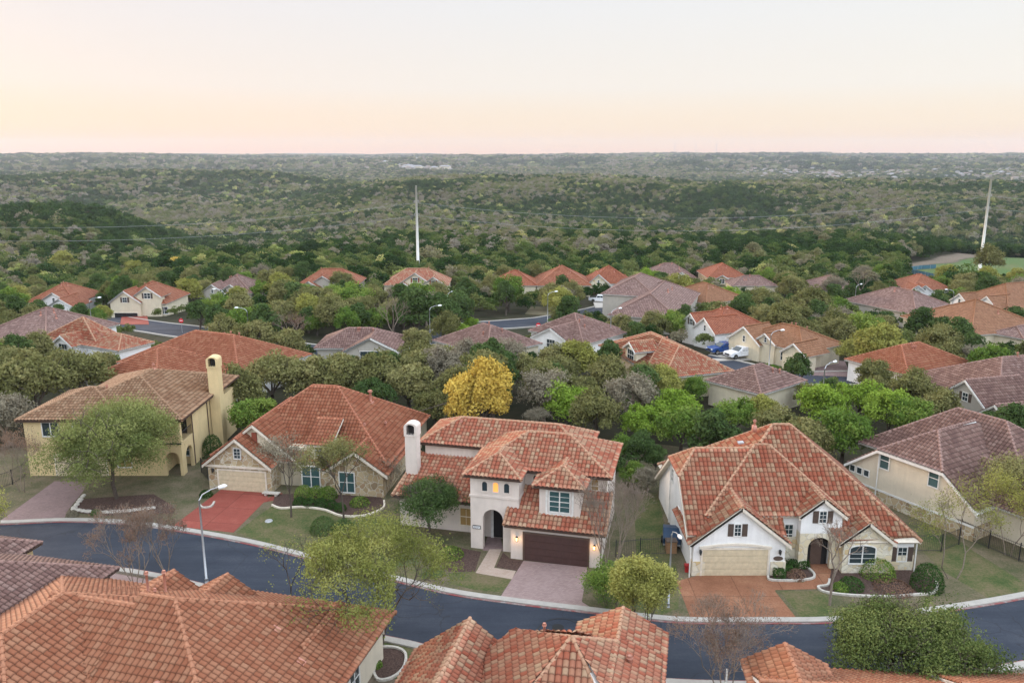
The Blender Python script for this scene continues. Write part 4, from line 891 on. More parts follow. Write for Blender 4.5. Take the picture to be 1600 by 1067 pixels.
# edged garden beds: (outline pixels closed, edging label)
def bed(pts,label,closed=False,mat='rock',h_=.16,w_=.16):
    P=smooth_path([at(*p,0) for p in pts],6,closed)
    if closed: P=np.vstack([P,P[:1]])
    o=ribbon('garden_edging',P,-w_/2,w_/2,.0,h_,mat,None); tag(o,label,'edging','garden bed edgings'); return P
P=bed([(425,790),(440,795),(470,793),(505,797),(535,807),(570,806),(598,795),(600,783)],'curving pale edging of the shrub bed before the stone-fronted house',mat='trim_cream')
sheet('garden_bed',[tuple(q) for q in P]+[at(590,770,0),at(430,772,0)],.028,'mulch',True)
P=bed([(1199,893),(1200,902),(1205,907),(1240,908),(1268,905),(1272,898),(1262,888)],'white edging of the small clipped-shrub bed beside the cream garage door')
sheet('garden_bed',[tuple(q) for q in P]+[at(1255,875,0),at(1205,878,0)],.034,'mulch',True)
P=bed([(1296,906),(1293,915),(1278,918),(1290,926),(1330,931),(1390,933),(1430,930),(1455,928),(1464,920),(1462,908)],'long white curved edging round the shrub bed under the stone gable')
sheet('garden_bed',[tuple(q) for q in P]+[at(1440,888,0),at(1300,885,0)],.034,'mulch',True)
P=bed([(312,790),(318,794),(330,792),(335,785)],'short white edging curl at the left of the red driveway')
P=bed([(582,1040),(583,1018),(600,1012),(622,1014),(634,1024),(630,1045),(612,1060),(590,1062)],'white ring edging round the forked tree at the bottom',True)
sheet('garden_bed',[tuple(q) for q in P[:-1]],.034,'mulch',True)
# middle streets draped on the slope
def street(pts,w_,kerb=True):
    P=smooth_path([atg(*p)[:2] for p in pts],8)
    o=ribbon('road',P,-w_/2,w_/2,-.3,.10,'asphalt',drape=True)
    if kerb:
        ribbon('kerb',P,w_/2,w_/2+.5,-.3,.2,'concrete',drape=True); ribbon('kerb',P,-w_/2-.5,-w_/2,-.3,.2,'concrete',drape=True)
    return P
STREETS=[]
STREETS.append((street([(60,480),(150,497),(215,508),(280,517),(350,527),(470,548),(570,545),(670,530),(740,512),(800,507),(870,500),(935,487),(985,473),(1040,462)],9),6.5))
STREETS.append((street([(1085,560),(1150,575),(1215,590),(1290,592),(1380,590)],7),5))
STREETS.append((street([(1180,498),(1290,478),(1400,470),(1480,478)],6,False),4))
def pad(name,pts,mat,off=.16):
    b=MB(); P=[atg(*p) for p in pts]; b.prism([(x,y,z-.2) for x,y,z in P],(0,0,.2+off)); o=b.build(name,mat); o['kind']='structure'; return o
pad('driveway',[(190,496),(230,494),(233,508),(188,508)],'red_concrete',.18)
pad('driveway',[(925,466),(958,468),(972,480),(930,482)],'concrete',.18)
pad('driveway',[(1108,540),(1172,545),(1190,562),(1112,566)],'concrete',.18)
pad('driveway',[(1262,560),(1320,566),(1330,590),(1270,588)],'paver_mauve',.18)
pad('driveway',[(830,480),(900,482),(880,495),(820,492)],'lawn_dry',.2)
# park field upper right with bare band
b=MB()
FIELD=[(1425,425),(1450,412),(1520,398),(1600,400),(1700,405),(1700,432),(1560,432),(1500,430),(1445,432)]
Pf=[atg(*p) for p in FIELD]
xs=[p[0] for p in Pf]; ys=[p[1] for p in Pf]
def inpoly(x,y,P):
    c=False; j=len(P)-1
    for i in range(len(P)):
        if (P[i][1]>y)!=(P[j][1]>y) and x<(P[j][0]-P[i][0])*(y-P[i][1])/(P[j][1]-P[i][1])+P[i][0]: c=not c
        j=i
    return c
def drape_poly(name,P,mat,off,step=4.0):
    xs=[p[0] for p in P]; ys=[p[1] for p in P]; nx_=int((max(xs)-min(xs))/step)+1; ny_=int((max(ys)-min(ys))/step)+1
    m_=MB(); 
    for i in range(nx_):
        for j in range(ny_):
            x=min(xs)+i*step; y=min(ys)+j*step
            if inpoly(x+step/2,y+step/2,P):
                q=[(x,y),(x+step,y),(x+step,y+step),(x,y+step)]; zz=terr([a for a,_ in q],[b_ for _,b_ in q]); m_.poly([(a,b_,z+off) for (a,b_),z in zip(q,zz)])
    o=m_.build(name,mat); o['kind']='structure'; return o
drape_poly('park_grass',Pf,'park_grass',.12)
BAND=[atg(*p) for p in ((1405,424),(1430,410),(1525,391),(1535,398),(1450,415),(1425,428))]
drape_poly('dirt_track',BAND,'dirt',.2,3.0)
CLEAR=[[p[:2] for p in Pf],[p[:2] for p in BAND]]
# ------------------------------------------------------------ trees
def quads(C,Nrm,S,rg,asp=.6):
    n=len(C); r=rg.normal(size=(n,3)); t=np.cross(Nrm,r); t/=np.linalg.norm(t,axis=1)[:,None]+1e-9; b=np.cross(Nrm,t); b/=np.linalg.norm(b,axis=1)[:,None]+1e-9
    t=t*S[:,None]; b=b*(S*asp)[:,None]
    V=np.stack([C-t,C-b*.9,C+t,C+b*.9],1).reshape(-1,3); Q=np.arange(4*n).reshape(n,4); return V,Q
def crown_mesh(name,seed,R,H,base,ncl,nleaf,ls,mat,cr=.36,cone=0,shell=.8,lean=0,gap=.22,topb=0):
    rg=np.random.RandomState(seed); V=[];lf=[];C=[];Nn=[]
    zc=(H+base)/2; hz=(H-base)/2
    for k in range(ncl):
        d=rg.normal(size=3); d/=np.linalg.norm(d); 
        if d[2]<-.5: d[2]*=-.5
        rr=.25+.5*rg.rand()**.5
        c=np.array([d[0]*R*rr,d[1]*R*rr,zc+d[2]*hz*rr*.95])
        if cone: f=1-cone*(c[2]-base)/(H-base); c[0]*=f; c[1]*=f
        r=R*cr*(.7+.6*rg.rand())*(1-.4*cone)
        n=int(nleaf/ncl*(.7+.6*rg.rand()))
        q=rg.normal(size=(n,3)); q/=np.linalg.norm(q,axis=1)[:,None]; q[:,2]=np.where(q[:,2]<-.45,-q[:,2],q[:,2])
        e=(shell+(1.12-shell)*rg.rand(n))[:,None]*r*(1+.25*np.sin(q[:,0:1]*7+k)*np.cos(q[:,1:2]*6))
        p=c+q*e*np.array([1,1,.8]); C.append(p); Nn.append(q*.8+rg.normal(size=(n,3))*.6)
        lf.append(np.clip(.5*rg.rand()+.15+.35*rg.rand(n),0,1))
    C=np.concatenate(C); C[:,0]+=lean*(C[:,2])/H; Nn=np.concatenate(Nn); Nn/=np.linalg.norm(Nn,axis=1)[:,None]; lf=np.concatenate(lf)
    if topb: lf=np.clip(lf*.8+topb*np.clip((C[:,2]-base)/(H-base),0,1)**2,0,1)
    kp=vnoise(C[:,0]*2.6/R+seed,C[:,1]*2.6/R+C[:,2]*2.1/R,seed)>gap
    C,Nn,lf=C[kp],Nn[kp],lf[kp]
    S=ls*(.6+.7*rg.rand(len(C))); V,Q=quads(C,Nn,S,rg); return fastmesh(name,V,Q,[mat],leaf=lf)
def trunk_mesh(seed,R,H,base,mat='bark',k=5):
    rg=np.random.RandomState(seed+99); m_=MB(); r0=.045*H*.7
    f=np.array([rg.normal()*.15,rg.normal()*.15,base*.8+.3]); m_.tube([(0,0,-.4),tuple(f*.5),tuple(f)],[r0*1.25,r0,r0*.85],7)
    for i in range(k):
        a=2*math.pi*(i+rg.rand()*.6)/k; e=np.array([math.cos(a)*R*.6,math.sin(a)*R*.6,base+(H-base)*(.45+.35*rg.rand())]); mid_=f+(e-f)*.5+np.array([math.cos(a),math.sin(a),0])*R*.08
        m_.tube([tuple(f),tuple(mid_),tuple(e)],[r0*.6,r0*.38,r0*.12],5)
        for q in range(2):
            g=mid_+(rg.normal(size=3))*R*.35; g[2]=max(g[2],base); m_.tube([tuple(mid_),tuple(g)],[r0*.3,r0*.08],4)
    return m_.mesh('trunk',[mat],True)
def skeleton(seed,H,R,fork=.3,depth=6,kids=(2,3),spread=.5,up=.25,r0=.12,stems=1,taper=.68):
    rg=np.random.RandomState(seed); seg=[];tips=[]
    def grow(p,d,L,r,k):
        d=d/np.linalg.norm(d); mid_=p+d*L*.5+rg.normal(size=3)*L*.06; e=p+d*L
        # keep inside the crown envelope
        seg.append((p,mid_,e,r,r*.86,r*.74))
        if k==0: tips.append((e,d)); return
        n=kids[0] if rg.rand()<.45 else kids[1]
        a0=rg.rand()*6.28
        for i in range(n):
            a=a0+6.283*i/n+rg.normal()*.3; ax=np.cross(d,(0,0,1)) if abs(d[2])<.95 else np.array([1,0,0.]); ax/=np.linalg.norm(ax); bx=np.cross(d,ax)
            s=spread*(.7+.6*rg.rand()); nd_=d*math.cos(s)+(ax*math.cos(a)+bx*math.sin(a))*math.sin(s); nd_[2]+=up*(.5 if k<3 else 1)
            grow(e,nd_,L*taper*(.8+.4*rg.rand()),r*(.72 if n==2 else .62),k-1)
        if k<=3: tips.append((e,d))
    for s in range(stems):
        a=6.283*s/max(stems,1)+rg.rand(); t=.32 if stems>1 else .06
        grow(np.array([math.cos(a)*.12*(stems>1),math.sin(a)*.12*(stems>1),-.2]),np.array([math.cos(a)*t,math.sin(a)*t,1.0]),H*fork,r0*(1 if stems==1 else .6),depth)
    E=np.array([t[0] for t in tips]); cx=np.median(E[:,:2],0)
    sx=R/np.percentile(np.linalg.norm(E[:,:2],axis=1),92); sz=H/np.percentile(E[:,2],98)
    S=np.array([sx,sx,sz])
    return [(a*S,b*S,c*S,r,r1,r2) for a,b,c,r,r1,r2 in seg],[(t*S,d) for t,d in tips]
def branch_mesh(seg,mat,minr=.008,name='branches'):
    m_=MB()
    for a,b,c,r,r1,r2 in seg: m_.tube([tuple(a),tuple(b),tuple(c)],[max(r,minr),max(r1,minr),max(r2,minr)],7 if r>.07 else (4 if r>.02 else 3),cap=False)
    return m_.mesh(name,[mat],True)
def twig_leaves(tips,seed,per,rad,ls,mat,bias=.0,asp=.55,fl=.8):
    rg=np.random.RandomState(seed); T=np.array([t for t,_ in tips]); n=len(T); w=rg.rand(n)
    C=np.repeat(T,per,0)+rg.normal(size=(n*per,3))*rad*np.array([1,1,fl]); lf=np.clip(np.repeat(rg.rand(n)*.7+.05,per)+.3*rg.rand(n*per),0,1)
    # leaf tint gets paler towards the top of the crown
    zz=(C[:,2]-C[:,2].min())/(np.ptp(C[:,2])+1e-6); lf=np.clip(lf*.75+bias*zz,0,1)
    Nn=rg.normal(size=(len(C),3)); Nn[:,2]=np.abs(Nn[:,2])+.2; Nn/=np.linalg.norm(Nn,axis=1)[:,None]
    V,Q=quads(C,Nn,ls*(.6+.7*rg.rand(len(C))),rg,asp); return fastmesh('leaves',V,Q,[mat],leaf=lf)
TREES=[]
def special(name,label,base,H,R,seed,mat=None,per=26,rad=.45,ls=.11,bark='bark',cat='tree',group=None,bias=.3,world=None,gap=.33,clump=None,**k):
    x,y=world if world else at(*base,0); o=empty(name,(x,y,tz(x,y)),random.random()*6,label,cat,group)
    seg,tips=skeleton(seed,H,R,**k)
    if gap: 
        q=np.array([t for t,_ in tips]); kp=vnoise(q[:,0]*2.4/R+seed,q[:,1]*2.4/R+q[:,2]*2.8/H,seed)>gap; tips=[t for t,f_ in zip(tips,kp) if f_]
    link('trunk',branch_mesh(seg,bark),o)
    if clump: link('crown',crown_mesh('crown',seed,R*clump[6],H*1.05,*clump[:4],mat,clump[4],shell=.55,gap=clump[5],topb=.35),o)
    elif mat: link('crown',twig_leaves(tips,seed,per,rad,ls,mat,bias),o)
    TREES.append((x,y,R)); return o
special('oak_tree','broad olive-green live oak hiding the left front of the tan two-storey house',(184,778),9.3,5.9,3,'lf_live',260,.6,.085,gap=.2,depth=5,kids=(3,3),spread=.75,up=.02,r0=.2,fork=.13,bias=.3,clump=(.0,80,78000,.085,.25,.12,1.16))
special('oak_tree','thin grey-green young tree before the tan garage door end, left of the pair',(455,808),7.0,2.4,4,'lf_grey',16,.3,.075,depth=5,kids=(3,3),spread=.5,up=.2,r0=.09,fork=.3)
special('oak_tree','slim grey-green young tree in front of the teal window, right of the pair',(537,812),7.4,2.6,5,'lf_oak',34,.32,.085,depth=5,kids=(3,3),spread=.5,up=.2,r0=.1,fork=.3)
special('oak_tree','dense dark green rounded oak left of the arched entry tower',(668,838),5.2,3.1,6,'lf_dark',90,.36,.09,depth=5,kids=(3,3),spread=.62,up=.1,r0=.14,fork=.25,bias=.4,clump=(.4,46,30000,.08,.28,.12,1.08))
special('elm_tree','large spreading yellow-green tree with forked dark trunks by the lower kerb',(588,1026),8.2,4.9,8,'lf_elm',85,.36,.062,gap=.2,depth=5,kids=(3,3),spread=.7,up=.1,r0=.17,fork=.27,stems=2,bias=.45,clump=(3.3,64,48000,.068,.22,.30,1.25))
special('elm_tree','thin yellowish half-leafed street tree left of the large spreading one',(458,952),5.2,1.9,9,'lf_ygreen',4,.25,.06,depth=5,kids=(2,3),spread=.5,up=.25,r0=.07,fork=.3)
special('ligustrum_tree','bright yellow-green upright leafy tree beside the right driveway lamp post',(1003,998),5.6,1.6,10,'lf_ygreen',80,.24,.085,depth=4,kids=(3,3),spread=.42,up=.35,r0=.06,fork=.2,stems=5,bias=.2)
special('ligustrum_shrub','low green shrub between the pink paver driveway and the yellow-green tree',(955,948),2.6,1.6,11,'lf_green',50,.3,.08,depth=3,kids=(3,3),spread=.5,up=.2,r0=.04,fork=.2,stems=4)
special('crape_myrtle','leafless many-stemmed tree at the right corner of the brown garage',(952,905),7.6,2.6,12,None,bark='bark_pale',depth=7,kids=(2,3),spread=.36,up=.18,r0=.09,fork=.2,stems=5)
special('crape_myrtle','leafless brown tree at the bottom, between the two mottled roofs',(1128,1088),5.6,3.0,13,'lf_red',2,.15,.04,bark='bark_pale',depth=7,kids=(2,3),spread=.42,up=.12,r0=.08,fork=.2,stems=4)
special('bare_tree','leafless grey tree on the lawn before the stone entry arch',(1296,946),6.6,2.0,14,None,bark='bark_pale',depth=7,kids=(2,3),spread=.48,up=.12,r0=.1,fork=.2)
special('oak_tree','big dense green oak over the road in the lower right corner',(1415,1085),5.5,4.5,15,'lf_live',130,.36,.066,depth=5,kids=(3,3),spread=.72,up=.08,r0=.2,fork=.2,stems=3,bias=.65,clump=(-.2,76,76000,.075,.25,.12,1.22))
special('elm_tree','half-leafed yellow-green tree before the mauve-roofed tan house',(1490,905),7.0,2.9,16,'lf_ygreen',5,.3,.065,bark='bark_pale',depth=6,kids=(2,3),spread=.45,up=.2,r0=.09,fork=.22,stems=2)
special('elm_tree','leafier yellow-green tree at the right edge beside the stone base wall',(1575,868),6.6,2.8,17,'lf_ygreen',14,.3,.07,bark='bark_pale',depth=5,kids=(3,3),spread=.5,up=.2,r0=.09,fork=.25,stems=2)
special('oak_tree','olive tree crown in front of the mauve roof at the right edge',(1605,850),6.8,3.2,18,'lf_oak',30,.4,.09,depth=5,kids=(3,3),spread=.6,up=.1,r0=.1,fork=.25)
special('crape_myrtle','leafless grey-brown tree with dark seed heads, left of the near street lamp',(213,922),6.3,2.7,19,'lf_red',1,.12,.05,bark='bark_pale',depth=7,kids=(2,3),spread=.40,up=.14,r0=.09,fork=.2,stems=4)
special('crape_myrtle','leafless tree immediately left of the near street lamp pole',(258,900),5.6,2.5,20,'lf_red',1,.12,.05,bark='bark_pale',depth=7,kids=(2,3),spread=.42,up=.14,r0=.07,fork=.22,stems=3)
special('crape_myrtle','leafless brownish tree at the left edge beside the pink driveway',(36,768),5.6,2.6,21,'lf_red',3,.2,.06,bark='bark_pale',depth=6,kids=(2,3),spread=.45,up=.14,r0=.07,fork=.2,stems=3)
special('ligustrum_shrub','yellow-green shrub tip at the left edge above the street',(-14,850),4.2,1.6,22,'lf_ygreen',50,.3,.08,depth=3,kids=(3,3),spread=.4,up=.3,r0=.05,fork=.2,stems=4)
special('oak_tree','bare grey shrubby tree behind the stone wall of the stone-fronted house',(607,768),3.2,1.6,24,'lf_grey',8,.2,.06,bark='bark_pale',depth=5,kids=(2,3),spread=.5,up=.1,r0=.05,fork=.2,stems=4)
for px,py,H,R,l,mt,bk in ((613,541,8.5,3.2,'pale leafless cypress with fine upswept twigs behind the mauve roof',None,'bark_pale'),(455,556,7,3.6,'reddish-brown leafless tree right of the large red roof','lf_red','bark_pale'),(1342,470,8,3.0,'whitish leafless tree behind the street lamp and the buried brown roof',None,'bark_pale'),(1300,462,7,2.8,'pale leafless tree left of the upper right street lamp',None,'bark_pale')):
    x,y,z=atg(px,py); special('bare_tree',l,None,H,R,px,mt,2,.2,.09,bark=bk,world=(x,y),depth=6,kids=(2,3),spread=.42,up=.12,r0=.12,fork=.2)
# prototypes for the many
KIND={'oak':('lf_oak','oak_tree','grey-green oak'),'green':('lf_green','oak_tree','mid-green oak'),'dark':('lf_dark','juniper_tree','dark green juniper'),'lime':('lf_lime','elm_tree','bright lime-green tree'),
'yellow':('lf_yellow','oak_tree','golden-yellow tree'),'ygreen':('lf_ygreen','elm_tree','yellow-green tree'),'grey':('lf_grey','oak_tree','grey-brown half-bare tree'),'red':('lf_red','bare_tree','reddish-brown bare tree')}
PROTO={}
for i,(k,(mt,nm,ds)) in enumerate(KIND.items()):
    PROTO[k]=[]
    for v in range(6 if k in('oak','green','dark','grey') else 2):
        sd=100+i*10+v
        if k=='dark': c=crown_mesh('crown',sd,3,6.8,.1,34,8000,.17,mt,.34,cone=.5)
        elif k in('grey','red'): c=crown_mesh('crown',sd,3,6.0,.5,40,8000,.12,mt,.32,shell=.35)
        elif k=='yellow': c=crown_mesh('crown',sd,3,6.2,.5,56,20000,.11,mt,.27,shell=.7)
        else: c=crown_mesh('crown',sd,3,6.0,.2,44,11000,.145,mt,.31,shell=.65)
        PROTO[k].append((c,trunk_mesh(sd,3,6.2,1.5,'bark_pale' if k in('grey','red') else 'bark')))
TL=[]
def simple_tree(k,x,y,s,sz=1.0):
    mt,nm,ds=KIND[k]; c,t=random.choice(PROTO[k]); g=tz(x,y)
    o=empty(nm,(x,y,g),random.random()*6.28,'x',nm.split('_')[0]+' tree' if nm!='bare_tree' else 'tree','trees among the houses'); o.scale=(s,s,s*sz)
    link('trunk',t,o); link('crown',c,o); TL.append((o,k,x,y,s)); return o
def hbox():
    out=[]
    for h,w_,d,ez in HL:
        a=R_(h.deg); P=[]
        for u,v,z in ((0,0,ez),(w_,0,ez),(0,d,ez),(w_,d,ez),(w_*.5,d*.5,ez+.27*min(w_,d)),(w_*.5,0,ez-1.2),(0,d*.4,ez-1.2)):
            x=h.cx+u*math.cos(a)-v*math.sin(a); y=h.cy+u*math.sin(a)+v*math.cos(a); P.append(proj(x,y,h.z+z))
        out.append((min(p[0] for p in P),min(p[1] for p in P),max(p[0] for p in P),max(p[1] for p in P),sum(p[2] for p in P)/len(P)))
    return out
HB=hbox()
KEEP=[(1108,528,1168,556,100),(1150,520,1180,560,100),(745,495,850,525,128),(930,470,985,495,120),(915,458,960,474,165),(215,505,300,528,118),(186,478,290,500,140),(330,560,352,700,85),(1280,556,1330,590,100),(320,600,660,700,75),(30,575,345,660,78),(640,650,965,720,70),(1030,655,1400,760,70),(1320,650,1600,760,70),(1425,397,1640,434,390)]
def footclear(x,y,m_):
    for P in FOOT:
        cx=sum(p[0] for p in P)/4; cy=sum(p[1] for p in P)/4
        if abs(x-cx)>25 or abs(y-cy)>25: continue
        if inpoly(x,y,P): return False
        for i in range(4):
            ax,ay=P[i]; bx,by=P[(i+1)%4]; L2=(bx-ax)**2+(by-ay)**2+1e-9; t=max(0,min(1,((x-ax)*(bx-ax)+(y-ay)*(by-ay))/L2))
            if math.hypot(x-ax-t*(bx-ax),y-ay-t*(by-ay))<m_: return False
    return True
def roadclear(x,y,m_=0):
    for P,w_ in STREETS:
        if np.min(np.hypot(P[:,0]-x,P[:,1]-y))<w_+m_: return False
    for P in CLEAR:
        if inpoly(x,y,P): return False
    return True
def hides(x,y,R,H):
    g=tz(x,y); px,py,d=proj(x,y,g+H*.97); rp=R*FPX/d*.8
    for q_,(x0,y0,x1,y1,hd) in enumerate(HB):
        if d<hd-2 and px+rp>x0+3 and px-rp<x1-3 and py<y0+(y1-y0)*(.5 if q_ in (1,3,5,6,7) else .64) and py+2*rp*H/R/2>y0: return True
    for (x0,y0,x1,y1,hd) in KEEP:
        if d<hd+30 and px+rp>x0 and px-rp<x1 and py<y0+(y1-y0)*.75 and py>y0-70: return True
    return False
KEYS=[(50,600,62,'oak'),(118,585,52,'oak'),(20,570,40,'oak'),(8,650,45,'grey'),(192,572,22,'dark'),(238,585,24,'dark'),(264,580,24,'dark'),(120,640,30,'oak'),
(372,612,48,'oak'),(425,588,48,'oak'),(480,592,48,'oak'),(535,592,50,'oak'),(592,592,48,'oak'),(640,602,46,'oak'),(395,650,42,'green'),(560,640,45,'dark'),(690,570,40,'grey'),(650,560,34,'oak'),(735,556,36,'grey'),(795,560,38,'grey'),(850,600,42,'oak'),(640,640,36,'oak'),
(748,622,66,'yellow'),(1000,706,34,'dark'),(972,700,26,'green'),(1024,716,26,'dark'),(988,738,16,'green'),(1012,746,14,'grey'),(885,628,40,'lime'),(838,652,24,'grey'),(930,645,46,'oak'),(900,562,36,'ygreen'),(950,590,40,'oak'),(870,566,32,'oak'),(1010,592,36,'oak'),(1005,660,38,'lime'),(1055,640,44,'lime'),(1110,690,48,'dark'),(1085,596,20,'ygreen'),(1065,665,44,'green'),(1150,650,38,'green'),(1190,640,30,'ygreen'),(1215,668,42,'oak'),(1250,610,26,'oak'),
(1290,632,46,'lime'),(1345,620,38,'lime'),(1390,640,44,'lime'),(1318,680,50,'green'),(1260,690,46,'oak'),(1430,612,42,'oak'),(1470,640,38,'oak'),(1425,655,40,'green'),(1210,700,40,'dark'),(1150,705,40,'dark'),(1580,672,42,'dark'),(1545,670,28,'dark'),(1640,650,42,'dark'),
(270,415,16,'yellow'),(262,462,24,'green'),(293,455,24,'ygreen'),(395,455,20,'green'),(437,448,26,'ygreen'),(372,462,18,'ygreen'),(482,552,12,'dark'),(725,458,26,'dark'),(795,455,30,'green'),(770,450,24,'oak'),(875,475,32,'ygreen'),(878,448,18,'dark'),(1048,493,22,'dark'),(1000,493,15,'green'),(1020,490,15,'green'),(1015,432,18,'lime'),(1215,436,16,'lime'),(1372,540,42,'ygreen'),(1330,550,26,'ygreen'),(720,520,20,'lime'),(735,505,14,'lime'),(1270,480,36,'oak'),(1310,500,30,'grey'),(1240,450,26,'oak'),(1440,510,30,'dark'),(1500,530,34,'dark'),(1470,520,26,'dark'),(1395,470,14,'lime'),(1375,472,12,'lime'),(1480,430,20,'ygreen'),(1545,405,26,'oak'),(1540,435,22,'ygreen'),(1590,432,16,'ygreen'),(1455,445,18,'green'),(60,525,20,'dark'),(25,465,22,'ygreen'),(130,475,14,'dark'),(160,490,16,'ygreen'),(100,410,24,'ygreen'),(210,420,18,'ygreen'),(150,415,20,'dark'),(240,400,20,'oak'),
(340,500,30,'dark'),(380,500,30,'green'),(410,510,36,'dark'),(440,490,28,'oak'),(480,485,30,'ygreen'),(520,490,34,'oak'),(550,470,34,'green'),(500,470,28,'oak'),(560,500,26,'dark'),(650,490,40,'dark'),(690,490,40,'dark'),(720,485,32,'dark'),(590,470,26,'oak'),(620,465,22,'green'),(345,480,26,'green'),(310,490,26,'dark'),(540,440,22,'oak'),(590,440,16,'grey'),(1300,445,22,'grey'),(1350,435,24,'grey')]
used=[]
for (px,py,rp,k) in KEYS:
    R=3.0; 
    for it in range(6):
        H=R*2.05; x,y,g=atg(px,py,H*.52); d=proj(x,y,g)[2]; R=max(1.4,min(6.2,rp*d/FPX))
    ok=footclear(x,y,.8)
    if not ok: # nudge away from the wall
        for q in range(12):
            y2=y+random.uniform(-4,4); x2=x+random.uniform(-3,3)
            if footclear(x2,y2,.8): x,y,ok=x2,y2,True; break
    if ok: simple_tree(k,x,y,R/3,1.0); used.append((x,y,R))
# fillers
cand=[]
step=4.0; yy=71.0
while yy<330:
    xx=-.72*yy-10
    while xx<.72*yy+10:
        x=xx+random.uniform(-2.2,2.2); y=yy+random.uniform(-2.2,2.2); cand.append((x,y)); xx+=step*(1 if yy<250 else 1.15)
    yy+=step*(1 if yy<250 else 1.15)
POOL=['oak']*46+['green']*10+['dark']*27+['grey']*9+['ygreen']*6+['lime']*2
FILL=[];
for x,y in cand:
    if y<96 and not (abs(x)<200): continue
    R=random.uniform(2.3,4.0)
    n_=vnoise(np.array([x/22]),np.array([y/22]),9)[0]
    k=random.choice(POOL) if n_<.55 else random.choice(['dark','dark','oak','oak','green'])
    if 76<y<100 and x<-5: k=random.choice(['oak','oak','green'])
    if not footclear(x,y,1.4) or not roadclear(x,y,1.0): continue
    bx,by,_=proj(x,y,0)
    if y<110 and by>(692 if bx<660 else 742 if bx<960 else 765 if bx<1030 else 735 if bx<1330 else 690): continue
    if any((x-a)**2+(y-b)**2<(.42*(R+r))**2 for a,b,r in used): continue
    H=6.2*R/3
    ok=True
    if hides(x,y,R,H):
        R*=.55; H=6.2*R/3
        if hides(x,y,R,H):
            R*=.6; H=6.2*R/3
            if R<.8 or hides(x,y,R,H): continue
    used.append((x,y,R)); d=proj(x,y,tz(x,y)); 
    if -60<d[0]<1660: FILL.append((R/d[2],x,y,R,k))
FILL.sort(reverse=True)
NIND=430-len(TL)
for _,x,y,R,k in FILL[:NIND]: simple_tree(k,x,y,R/3,random.uniform(.9,1.15))
rest=[(x,y,R,k) for _,x,y,R,k in FILL[NIND:]]
# labels: which kind, beside which house, and its place among its like
def short(o):
    s=o['label'].split(',')[0]
    for c in (' with ',' behind ',' standing ',' at the',' seen',' filling',' under',' and its',' half ',' almost ',' left ',' right ',' farthest',' between',' beside',' peeking',' in front',' above',' below',' on the right'): s=s.split(c)[0]
    return s
from collections import defaultdict
grp=defaultdict(list)
HC=[(proj(h_[0].location.x,h_[0].location.y,h_[0].location.z),h_) for h_ in HOUSES]
def hcentre(rt,hs):
    a=R_(hs.deg); us=[(f[0]+f[2])/2 for f in hs.fp]; vs_=[(f[1]+f[3])/2 for f in hs.fp]; u=sum(us)/len(us); v=sum(vs_)/len(vs_)
    return hs.cx+u*math.cos(a)-v*math.sin(a),hs.cy+u*math.sin(a)+v*math.cos(a)
HCN=[(hcentre(r_,hs),r_) for r_,_,_,hs in HOUSES]
for o,k,x,y,s in TL:
    (hx,hy),hr=min(HCN,key=lambda q:(q[0][0]-x)**2+(q[0][1]-y)**2); dx,dy=x-hx,y-hy
    side=('right of' if dx>0 else 'left of') if abs(dx)>abs(dy) else ('behind' if dy>0 else 'before')
    grp[(k,side,short(hr))].append((proj(x,y,tz(x,y))[0],o))
ORD=['leftmost','second from left','third from left','fourth from left','fifth from left','sixth from left','seventh from left']
for (k,side,hn),L in grp.items():
    L.sort(key=lambda q:q[0]); ds=KIND[k][2]
    for i,(_,o) in enumerate(L):
        if len(L)==1: o['label']=f'{ds} {side} the {hn}'
        elif i==len(L)-1: o['label']=f'rightmost {ds} {side} the {hn}'
        else: o['label']=f'{ORD[i] if i<7 else "far right"} {ds} {side} the {hn}'
# ------------------------------------------------------------ far-off forest: one mass of instanced crowns
def forest(name,pts,size,tint,protos,label):
    me=bpy.data.meshes.new(name); me.from_pydata([tuple(p) for p in pts],[],[])
    for an,arr in (('size',size),('tint',tint),('rot',rng.rand(len(pts))*6.28)):
        a=me.attributes.new(an,'FLOAT','POINT'); a.data.foreach_set('value',np.asarray(arr,np.float32))
    o=link(name,me); o['kind']='stuff'; o['label']=label
    col=bpy.data.collections.new(name+'_crowns')
    for m_ in protos: q=bpy.data.objects.new('crown',m_); col.objects.link(q)
    ng=bpy.data.node_groups.new(name,'GeometryNodeTree'); ng.interface.new_socket('Geometry',in_out='INPUT',socket_type='NodeSocketGeometry'); ng.interface.new_socket('Geometry',in_out='OUTPUT',socket_type='NodeSocketGeometry')
    n=ng.nodes; l=ng.links; gi=n.new('NodeGroupInput'); go=n.new('NodeGroupOutput'); mp=n.new('GeometryNodeMeshToPoints'); ip=n.new('GeometryNodeInstanceOnPoints'); ci=n.new('GeometryNodeCollectionInfo')
    ci.inputs['Collection'].default_value=col; ci.inputs['Separate Children'].default_value=True; ci.inputs['Reset Children'].default_value=True
    def attr(a):
        q=n.new('GeometryNodeInputNamedAttribute'); q.data_type='FLOAT'; q.inputs['Name'].default_value=a; return q.outputs[0]
    l.new(gi.outputs[0],mp.inputs[0]); l.new(mp.outputs[0],ip.inputs['Points']); l.new(ci.outputs[0],ip.inputs['Instance']); ip.inputs['Pick Instance'].default_value=True
    cx=n.new('ShaderNodeCombineXYZ'); l.new(attr('rot'),cx.inputs[2]); l.new(cx.outputs[0],ip.inputs['Rotation']); l.new(attr('size'),ip.inputs['Scale'])
    l.new(ip.outputs[0],go.inputs[0]); md=o.modifiers.new('crowns','NODES'); md.node_group=ng; return o
